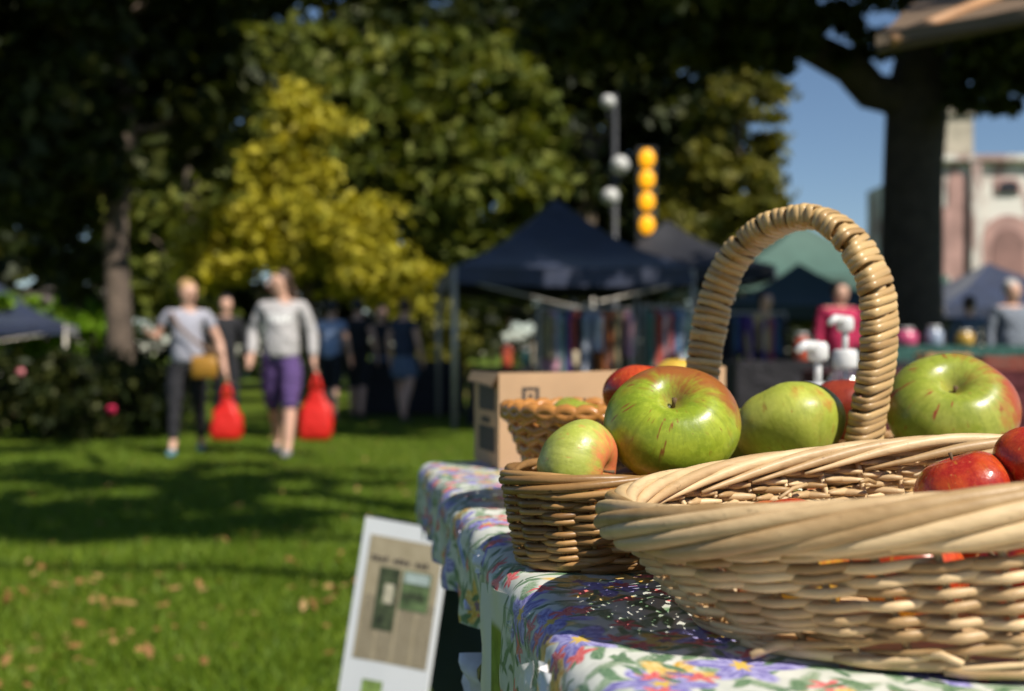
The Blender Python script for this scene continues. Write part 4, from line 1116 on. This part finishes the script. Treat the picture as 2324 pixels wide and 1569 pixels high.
# ================================================================ GAZEBOS
navy_c = mat('navy_canvas', (.012,.020,.052), .55, .25, 3, .5, 2.2, sheen=.2, bd=.06)
black_c = mat('black_canvas', (.010,.011,.016), .6, .25, 3, .5, 2, bd=.06)
green_c = mat('green_canvas', (.06,.12,.095), .7, .15, 2)
metal_p = mat('pole_metal', (.50,.46,.40), .4, .1, 10, metal=.3)
def gazebo(label, fl, fdir, size, eave, apex, m, drop=.22, name='gazebo', dep=None, post=metal_p):
    f = Vector((*fdir, 0)).normalized(); l = Vector((-f.y, f.x, 0)); dep = dep or size; fl = Vector((fl[0], fl[1], 0))
    t = thing(name, label, 'tent', fl+f*size/2+l*dep/2)
    C = [fl, fl+f*size, fl+f*size+l*dep, fl+l*dep]; top = fl+f*size/2+l*dep/2+Vector((0,0,apex))
    n = 10; mb = MB()
    for i in range(4):
        a, b_ = C[i], C[(i+1) % 4]
        V = []; Fc = []
        for r in range(n+1):
            tt = r/n
            for q in range(n+1):
                p = a.lerp(b_, q/n); e = Vector((p.x, p.y, eave)); z = e.lerp(top, tt)
                sag = -.16*math.sin(PI*tt)*(apex-eave)*(1-.3*abs(2*q/n-1)) - .05*math.sin(PI*q/n)*(1-tt)*.6
                V.append(z+Vector((0,0,sag+noise.noise(z*1.3)*.03)))
        for r in range(n):
            for q in range(n): k = r*(n+1)+q; Fc.append((k,k+1,k+n+2,k+n+1))
        m1 = MB(); m1.add(V, Fc); m1.build('roof_panel', m, t)
        V = []; Fc = []; nn = 14
        for q in range(nn+1):
            p = a.lerp(b_, q/nn); o = (b_-a).cross(Vector((0,0,1))).normalized(); z0 = eave-.05*math.sin(PI*q/nn)*.6
            V += [p+o*.01+Vector((0,0,z0)), p+o*(.025+.02*math.sin(q*1.9))+Vector((0,0,z0-drop))]
        for q in range(nn): Fc.append((2*q,2*q+1,2*q+3,2*q+2))
        m1 = MB(); m1.add(V, Fc); m1.build('valance', m, t)
        m1 = MB(); m1.tube([a+Vector((0,0,eave-.02)), a], .032, 8); m1.build('pole', post, t)
        m1 = MB(); m1.tube([a+Vector((0,0,eave-.16)), a.lerp(b_,.5)+Vector((0,0,eave-.5)), b_+Vector((0,0,eave-.16))], .012, 6); m1.build('truss', post, t)
    return t
gazebo('navy pop-up gazebo with a peaked roof in the middle of the market', (-.69,13.7), (.99,.13), 2.95, 1.98, 3.0, navy_c)
p = at(1345, 18.5); gazebo('black pop-up gazebo just behind the navy gazebo', (p.x,p.y), (1,.05), 3.0, 2.35, 3.25, black_c)
p = at(-330, 24); gazebo('navy canopy tent at the left picture edge', (p.x,p.y), (.98,.2), 4.2, 1.55, 2.7, navy_c)
p = at(2140, 21); gazebo('navy canopy tent at the right picture edge', (p.x,p.y), (.98,.1), 3.8, 1.80, 2.75, navy_c)
p = at(1650, 24); gazebo('long grey-green marquee beyond the handle arch', (p.x,p.y), (.97,.2), 5.2, 2.6, 3.95, green_c, .35, dep=4)
p = at(1640, 17); gazebo('low dark green canopy inside the handle arch', (p.x,p.y), (.98,-.1), 2.6, 1.65, 2.35, mat('dark_green_canvas', (.012,.03,.022), .6, .2, 3), .2)

# ---- stall tables and goods under the tents
def clothes_rack(label, c, ang, L, z, cols, seed):
    R = random.Random(seed); f = Vector((math.cos(ang), math.sin(ang), 0)); n = Vector((-f.y, f.x, 0)); c = Vector((c.x, c.y, 0))
    t = thing('clothes_rack', label, 'clothes rack', c)
    mb = MB(); mb.tube([c-f*L/2+Vector((0,0,z)), c+f*L/2+Vector((0,0,z))], .016, 8); mb.build('rail', metal_p, t)
    for s_ in (-1, 1):
        mb = MB(); mb.tube([c+f*s_*L/2+Vector((0,0,z+.02)), c+f*s_*L/2], .018, 8); mb.tube([c+f*s_*L/2+n*.28+Vector((0,0,.02)), c+f*s_*L/2-n*.28+Vector((0,0,.02))], .018, 8); mb.build('upright', metal_p, t)
    k = int(L/.075)
    for i in range(k):
        p = c+f*(-L/2+.06+(L-.12)*i/(k-1))+Vector((0,0,z-.03)); h = R.uniform(.45,.85); col = R.choice(cols); yaw = R.uniform(-.5,.5)
        d = n*math.cos(yaw)+f*math.sin(yaw); g2 = f*math.cos(yaw)-n*math.sin(yaw); w_ = R.uniform(.17,.22); th = .022; V = []
        for (zz, ww) in ((0,.05),(-.05,.75),(-.09,1),(-.22,.86),(-h,.95+R.uniform(-.1,.15))):
            for sx in (-1, 1):
                for sy in (-1, 1): V.append(p+d*ww*w_*sx+g2*th*sy+Vector((0,0,zz)))
        Fc = [(0,1,3,2),(16,18,19,17)]
        for r in range(4):
            a = r*4; b_ = a+4; Fc += [(a,a+1,b_+1,b_),(a+2,b_+2,b_+3,a+3),(a,b_,b_+2,a+2),(a+1,a+3,b_+3,b_+1)]
        mb = MB(); mb.add(V, Fc); mb.build('garment', col, t)
cols = [fabric('garment_'+str(i), c) for i, c in enumerate([(.42,.08,.06),(.5,.45,.42),(.06,.14,.26),(.10,.20,.16),(.5,.14,.03),(.30,.03,.10),(.03,.03,.04),(.35,.38,.45),(.22,.18,.10),(.55,.28,.35),(.12,.06,.25)])]
clothes_rack('rack of colourful clothes standing under the navy gazebo', at(1328,13.2), .08, 1.08, 1.44, cols, 3)
clothes_rack('second rack of pale and pink clothes beside the navy gazebo', at(1515,13.6), .05, .60, 1.48, [cols[1],cols[7],cols[9],cols[2],cols[0],cols[3]], 5)
clothes_rack('rack of dark clothes seen through the handle arch', at(1690,15), .1, 1.1, 1.45, [cols[6],cols[5],cols[10],cols[2],cols[6]], 6)
def stall(label, c, w_, d_, h, cloth_m, rz=0.0):
    t = thing('stall_table', label, 'table', (c.x, c.y, 0), None, rz)
    mb = MB(); mb.box((0,0,h-.02), (w_/2,d_/2,.02)); mb.build('table_top', cloth_m, t, False, False)
    mb = MB(); V = []; n = 60
    for i in range(n+1):
        u = i/n*(2*(w_+d_)); 
        if u < w_: x, y = -w_/2+u, -d_/2
        elif u < w_+d_: x, y = w_/2, -d_/2+(u-w_)
        elif u < 2*w_+d_: x, y = w_/2-(u-w_-d_), d_/2
        else: x, y = -w_/2, d_/2-(u-2*w_-d_)
        q = 1.012+.02*math.sin(i*1.7); V += [(x*1.006,y*1.006,h-.004),(x*q,y*q,.03)]
    for i in range(n): mb.f.append((2*i,2*i+1,2*i+3,2*i+2))
    mb.v = V; mb.build('cover', cloth_m, t, True, False)
    for (sx, sy) in ((-1,-1),(1,-1),(-1,1),(1,1)):
        mb = MB(); mb.tube([(sx*(w_/2-.06),sy*(d_/2-.06),h-.04),(sx*(w_/2-.06),sy*(d_/2-.06),0)], .02, 6); mb.build('leg', metal_p, t, world=False)
    return t
dk = fabric('dark_table_cover', (.018,.016,.02)); dkr = fabric('dark_red_cover', (.09,.012,.018)); teal_c = fabric('teal_cover', (.03,.10,.085))
stall('dark covered stall table under the navy gazebo', at(1200,14.4), 1.5, .7, .75, dk)
stall('dark red covered stall table right of the big trunk', at(2210,8.0), 2.2, .8, .80, dkr)
stall('dark stall table behind the pump bottles', at(1900,10.5), 2.0, .8, .85, dk)
stall('teal covered stall table below the navy canopy at right', at(2150,12), 1.8, .7, 1.0, teal_c)
stall('dark covered stall table beside the gazebo pole', at(930,17), 1.6, .7, .80, dk)
def crate(label, c, w_, d_, h, m, group='crates on the market stalls'):
    t = thing('crate', label, 'crate', c, group); c = Vector(c); th = .012; ns = max(2, int(h/.07))
    for i in range(ns):
        z = h*(i+.5)/ns; hh = h/ns*.40
        for sy in (-1, 1): mb = MB(); mb.box(c+Vector((0,sy*d_/2,z)), (w_/2,th/2,hh)); mb.build('slat', m, t, False)
        for sx in (-1, 1): mb = MB(); mb.box(c+Vector((sx*(w_/2-th),0,z)), (th/2,d_/2-th,hh)); mb.build('slat', m, t, False)
    for sx in (-1, 1):
        for sy in (-1, 1): mb = MB(); mb.box(c+Vector((sx*(w_/2-2*th),sy*(d_/2-1.6*th),h/2)), (th,th,h/2)); mb.build('corner_post', m, t, False)
    mb = MB(); mb.box(c+Vector((0,0,.006)), (w_/2-2*th,d_/2-2*th,.005)); mb.build('bottom', m, t, False)
wood_o = mat('orange_wood', (.52,.30,.11), .7, .2, 10); wood_r = mat('red_wood', (.22,.05,.03), .7, .25, 10)
def on(x, d, z): p = at(x, d); return Vector((p.x, p.y, z))
crate('pale orange wooden crate on the stall right of the handle', on(2140,7.9,.805), .30, .22, .12, wood_o)
crate('red-brown crate at the right edge of the red covered stall', on(2270,7.85,.805), .32, .25, .10, wood_r)
crate('red-brown crate at the extreme right of the red covered stall', on(2385,7.9,.805), .32, .25, .10, wood_r)
crate('pale crate on the dark stall under the navy gazebo', on(1240,14.2,.755), .36, .3, .30, mat('pale_wood', (.5,.42,.32), .7))
def goods(label, c, r, h, m, cat='jar', name='jar', cap=None):
    t = thing(name, label, cat, c, 'goods on the market stalls'); mb = MB()
    mb.lathe([(r*.9,0),(r,.01),(r,h*.7),(r*.62,h*.84),(r*.62,h*.9)], c, 14); mb.build('body', m, t); mb = MB(); mb.lathe([(r*.68,h*.9),(r*.68,h),(r*.6,h+.004)], c, 14); mb.build('lid', cap or pumpw, t)
gl_m = [mat('ware_'+str(i), c, .25, .1, 8) for i, c in enumerate([(.55,.10,.05),(.10,.30,.28),(.60,.50,.35),(.55,.08,.18),(.30,.35,.45),(.50,.30,.05)])]
for i, (x, d, z, r, h, lab) in enumerate([(1150,14.3,.755,.07,.3,'red jar at the left of the gazebo stall'),(1195,14.3,.755,.06,.22,'teal jar left of the pale crate'),(1300,14.3,.755,.08,.26,'cream jar right of the pale crate'),
      (2055,11.9,1.005,.12,.18,'pink jar on the teal stall beside the trunk'),(2120,11.9,1.005,.09,.2,'grey-blue jar on the teal stall'),(2190,11.9,1.005,.09,.16,'ochre jar on the teal stall'),
      (1820,10.4,.855,.07,.25,'red jar on the dark stall behind the bottles'),(2000,10.4,.855,.08,.22,'teal jar on the dark stall by the right handle leg')]):
    goods(lab, on(x,d,z), r, h, gl_m[[0,1,2,3,4,5,0,1][i]])

# ================================================================ AWNING of the neighbouring stall, top right
aw = mat('brown_canvas', (.13,.085,.05), .85, .2, 4, .4, 5, bd=.03); aw2 = mat('awning_trim', (.10,.07,.042), .8, .15, 6)
AC = pt(1985,92,3.4); t = thing('stall_awning', 'brown canvas awning corner of the next stall at the top right', 'awning', (AC.x+1.6, AC.y+.5, 0))
d1 = Vector((1,.22,.24)).normalized(); d2 = Vector((.50,1,.46)).normalized()
def grid(o, a, b_, na, nb_, la, lb, sag):
    V = []; Fc = []
    for j in range(nb_+1):
        for i in range(na+1):
            p = o+a*la*i/na+b_*lb*j/nb_; V.append(p+Vector((0,0,-sag*math.sin(PI*i/na)*math.sin(PI*j/nb_)+noise.noise(p*2.5)*.025)))
    for j in range(nb_):
        for i in range(na): k = j*(na+1)+i; Fc.append((k,k+1,k+na+2,k+na+1))
    return MB().add(V, Fc)
grid(AC, d1, d2, 16, 12, 3.0, 2.2, .06).build('canopy', aw, t)
grid(AC+Vector((0,-.012,.01)), d1, Vector((0,0,-1)), 24, 3, 3.0, .035, 0).build('valance', aw2, t)
mb = MB(); mb.tube([AC+Vector((.02,.02,-.02)), AC+d1*3.0+Vector((0,.02,-.02))], .018, 8); mb.build('front_rail', aw2, t)
for s_ in (1.75, 2.95):
    mb = MB(); q = AC+d1*s_+Vector((0,.03,0)); mb.tube([q, Vector((q.x,q.y,0))], .022, 8); mb.build('pole', metal_p, t)
mb = MB(); mb.tube([AC+Vector((.05,0,.0)), AC+d1*.5+d2*.6+Vector((0,0,.02))], .02, 8); mb.build('strut', mat('strut_wood', (.42,.22,.10), .6), t)

# ================================================================ LAMP POST AND AMBER DISCS
lp = at(1395, 22); t = thing('street_lamp', 'tall dark lamp post with white globes between the trees', 'street lamp', lp)
iron = mat('dark_iron', (.03,.032,.036), .5, .2, 10); globe = mat('white_globe', (.55,.55,.52), .25, .03)
zt = pt(1395,215,22).z
mb = MB(); mb.tube([lp, lp+Vector((0,0,.4)), lp+Vector((0,0,.5)), Vector((lp.x,lp.y,zt))], [.13,.12,.07,.05], 10); mb.build('post', iron, t)
for (x, y, r) in ((1380,232,.14),(1407,375,.18),(1385,447,.17)):
    p = pt(x,y,21.8); mb = MB(); mb.tube([Vector((lp.x,lp.y,p.z-.35)), p-Vector((0,0,.3)), p-Vector((0,0,r*.8))], .022, 8); a = mb.build('arm', iron, t)
    mb = MB(); mb.sph(p, r, 18, 12); mb.build('globe', globe, a)
amber = mat('amber_plastic', (.95,.42,.005), .35, .04, 8)
amber.node_tree.nodes['Principled BSDF'].inputs['Emission Color'].default_value = (1,.42,.01,1); amber.node_tree.nodes['Principled BSDF'].inputs['Emission Strength'].default_value = .55
ap = at(1467, 20); t = thing('signal_board', 'black upright board carrying four amber discs above the gazebo', 'sign', ap)
zA, zB = pt(0,335,20).z, pt(0,545,20).z
mb = MB(); mb.tube([ap, Vector((ap.x,ap.y,zB))], .05, 8); mb.build('post', iron, t)
mb = MB(); mb.box((ap.x,ap.y,(zA+zB)/2), (.17,.05,(zA-zB)/2)); mb.build('board', iron, t, False)
for y in (362,409,459,512):
    p = pt(1467,y,20); M = Matrix.Rotation(PI/2, 3, 'X'); mb = MB()
    mb.lathe([(.13,0),(.135,.03),(.10,.055),(.03,.065)], Vector((ap.x,ap.y-.05,p.z)), 20, Matrix(((1,0,0),(0,0,-1),(0,1.25,0)))); mb.build('amber_disc', amber, t)

# ================================================================ BUILDINGS
plaster = mat('white_plaster', (.66,.63,.57), .85, .08, .6, .3, 3, bd=.02)
def stain(m, col, sc, lo, hi, amt):
    nt = m.node_tree; g = G(nt); p = nt.nodes['Principled BSDF']; l = p.inputs['Base Color'].links[0].from_socket
    tc = g.n('ShaderNodeTexCoord').outputs['Object']; f = g.math('MULTIPLY', g.sm(g.noise(g.vmath('MULTIPLY', tc, (1,1,.45)), sc, 4, .6), lo, hi), amt)
    nt.links.new(g.mix(f, l, col), p.inputs['Base Color'])
stain(plaster, (.30,.17,.15), .8, .47, .60, .85); stone_p = mat('pink_stone', (.40,.24,.21), .85, .25, 1.2, .4, 4, bd=.03); stone_g = mat('chimney_stone', (.40,.36,.28), .9, .25, 1.5, .4, 4, bd=.03); void = mat('dark_glass', (.03,.025,.025), .2)
D = 44.0
def bq(x, y, d=D): return pt(x, y, d)
hb_ = thing('white_building', 'white plastered building with pink stone arches at the right', 'building', (bq(2350,800).x, D+4, 0))
X0 = bq(2132,0).x; X1 = bq(2560,0).x; ztop = bq(0,362).z
mb = MB(); mb.box(((X0+X1)/2, D+4.5, ztop/2), ((X1-X0)/2, 4.5, ztop/2)); mb.build('wall', plaster, hb_, False)
def slabxz(name, x0, x1, y0, y1, m, pr, parent=hb_, th=.3):
    a, b_ = bq(x0,y1), bq(x1,y0); mb = MB(); mb.box(((a.x+b_.x)/2, D-pr+th/2, (a.z+b_.z)/2), ((b_.x-a.x)/2, th/2, (b_.z-a.z)/2)); return mb.build(name, m, parent, False)
def archp(name, x0, x1, y0, y1, m, pr, th=.2, pointed=1.0, parent=hb_):
    a, b_ = bq(x0,y1), bq(x1,y0); w_ = b_.x-a.x; hs = b_.z-w_*.5*pointed; cx = (a.x+b_.x)/2; P = [(a.x,a.z),(b_.x,a.z)]
    for k in range(13):
        q = PI*k/12; P.append((cx+w_/2*math.cos(q), hs+w_/2*pointed*math.sin(q)))
    n = len(P); V = [(x,D-pr,z) for x,z in P]+[(x,D-pr+th,z) for x,z in P]
    Fc = [tuple(range(n)), tuple(reversed(range(n,2*n)))]+[(i,i+n,(i+1)%n+n,(i+1)%n) for i in range(n)]
    mb = MB(); mb.add(V, Fc); return mb.build(name, m, parent, False)
slabxz('cornice', 2128, 2560, 354, 368, plaster, .35)
slabxz('stone_panel', 2140, 2196, 470, 780, stone_p, .06)
o_ = archp('stone_arch', 2150, 2192, 395, 470, stone_p, .07)
slabxz('pilaster', 2198, 2222, 370, 780, plaster, .30)
for (x0, x1) in ((2228,2345),(2360,2470)):
    a_ = archp('stone_arch', x0, x1, 488, 700, stone_p, .08); archp('arch_window', x0+22, x1-22, 520, 690, mat('arch_infill', (.26,.14,.12), .7, .3, 1.5), .12, .1, parent=a_)
for (x0, x1) in ((2258,2315),(2390,2445)):
    a_ = archp('window', x0, x1, 405, 440, stone_p, .08, pointed=.5); archp('pane', x0+8, x1-8, 412, 438, void, .14, .1, .5, parent=a_)
a, b_ = bq(2140,362), bq(2228,252)
mb = MB(); mb.box(((a.x+b_.x)/2, D+2, (a.z+b_.z)/2), ((b_.x-a.x)/2, 1.2, (b_.z-a.z)/2)); ch = mb.build('chimney_tower', stone_g, hb_, False)
mb = MB(); mb.box(((a.x+b_.x)/2, D+2, b_.z+.12), ((b_.x-a.x)/2+.12, 1.35, .12)); mb.build('coping', stone_g, ch, False)
mb = MB(); mb.tube([(b_.x-.5,D+2,b_.z+.2),(b_.x-.5,D+2,b_.z+1.5)], .12, 8); mb.build('flue_pipe', plaster, ch)
# pale far cabin at left
cab = at(70, 34); t = thing('market_cabin', 'cream painted cabin behind the left navy canopy', 'building', cab)
mb = MB(); mb.box((cab.x, cab.y+1, 1.15), (1.9,1,1.15)); mb.build('wall', plaster, t, False)
mb = MB(); mb.add([(cab.x-2.1,cab.y-.2,2.3),(cab.x+2.1,cab.y-.2,2.3),(cab.x+2.1,cab.y+1,2.9),(cab.x-2.1,cab.y+1,2.9),(cab.x-2.1,cab.y+2.2,2.3),(cab.x+2.1,cab.y+2.2,2.3)], [(0,1,2,3),(3,2,5,4),(0,3,4),(1,5,2),(0,4,5,1)]); mb.build('roof', mat('cabin_roof', (.12,.1,.09), .8), t, False)
for x in (-1.2,-.1,1.0):
    mb = MB(); mb.box((cab.x+x, cab.y-.02, 1.4), (.3,.03,.4)); f_ = mb.build('window', void, t, False)

# ================================================================ SHRUBS, ROSE BED, HEDGES
def shrub(name, label, c, rx, ry, h, n, size, lm, seed, group=None, blooms=0, bm_=None, cat='shrub'):
    t = thing(name, label, cat, c, group); c = Vector(c); R = random.Random(seed)
    mb = MB()
    for i in range(6):
        a = R.uniform(0,6.28); mb.tube([c, c+Vector((math.cos(a)*rx*.3,math.sin(a)*ry*.3,h*.45)), c+Vector((math.cos(a)*rx*.6,math.sin(a)*ry*.6,h*.8))], [.03,.02,.01], 6)
    mb.build('stems', bark, t)
    np_mesh('foliage', leafcloud([(c.x,c.y,c.z+h*.52,rx,ry,h*.48)], n, size, seed, shell=.35), 4, lm, t)
    for i in range(blooms):
        a = R.uniform(PI, 2*PI); zz = R.uniform(.25,.98)*h; p = c+Vector((math.cos(a)*rx*R.uniform(.4,1), math.sin(a)*ry, zz)); mb = MB()
        for k in range(7):
            b2_ = 2*PI*k/7; q = .022+.008*(k % 2); mb.sph(p+Vector((math.cos(b2_)*q,-.01,math.sin(b2_)*q)), (.022,.014,.022), 8, 5)
        mb.sph(p+Vector((0,-.02,0)), (.03,.025,.03), 8, 5); mb.build('bloom', bm_, t)
pinkb = mat('pink_petal', (.65,.22,.24), .6, .2, 20); redb = mat('crimson_petal', (.70,.02,.10), .6, .2, 20); creamb = mat('cream_petal', (.72,.66,.52), .6, .1, 20)
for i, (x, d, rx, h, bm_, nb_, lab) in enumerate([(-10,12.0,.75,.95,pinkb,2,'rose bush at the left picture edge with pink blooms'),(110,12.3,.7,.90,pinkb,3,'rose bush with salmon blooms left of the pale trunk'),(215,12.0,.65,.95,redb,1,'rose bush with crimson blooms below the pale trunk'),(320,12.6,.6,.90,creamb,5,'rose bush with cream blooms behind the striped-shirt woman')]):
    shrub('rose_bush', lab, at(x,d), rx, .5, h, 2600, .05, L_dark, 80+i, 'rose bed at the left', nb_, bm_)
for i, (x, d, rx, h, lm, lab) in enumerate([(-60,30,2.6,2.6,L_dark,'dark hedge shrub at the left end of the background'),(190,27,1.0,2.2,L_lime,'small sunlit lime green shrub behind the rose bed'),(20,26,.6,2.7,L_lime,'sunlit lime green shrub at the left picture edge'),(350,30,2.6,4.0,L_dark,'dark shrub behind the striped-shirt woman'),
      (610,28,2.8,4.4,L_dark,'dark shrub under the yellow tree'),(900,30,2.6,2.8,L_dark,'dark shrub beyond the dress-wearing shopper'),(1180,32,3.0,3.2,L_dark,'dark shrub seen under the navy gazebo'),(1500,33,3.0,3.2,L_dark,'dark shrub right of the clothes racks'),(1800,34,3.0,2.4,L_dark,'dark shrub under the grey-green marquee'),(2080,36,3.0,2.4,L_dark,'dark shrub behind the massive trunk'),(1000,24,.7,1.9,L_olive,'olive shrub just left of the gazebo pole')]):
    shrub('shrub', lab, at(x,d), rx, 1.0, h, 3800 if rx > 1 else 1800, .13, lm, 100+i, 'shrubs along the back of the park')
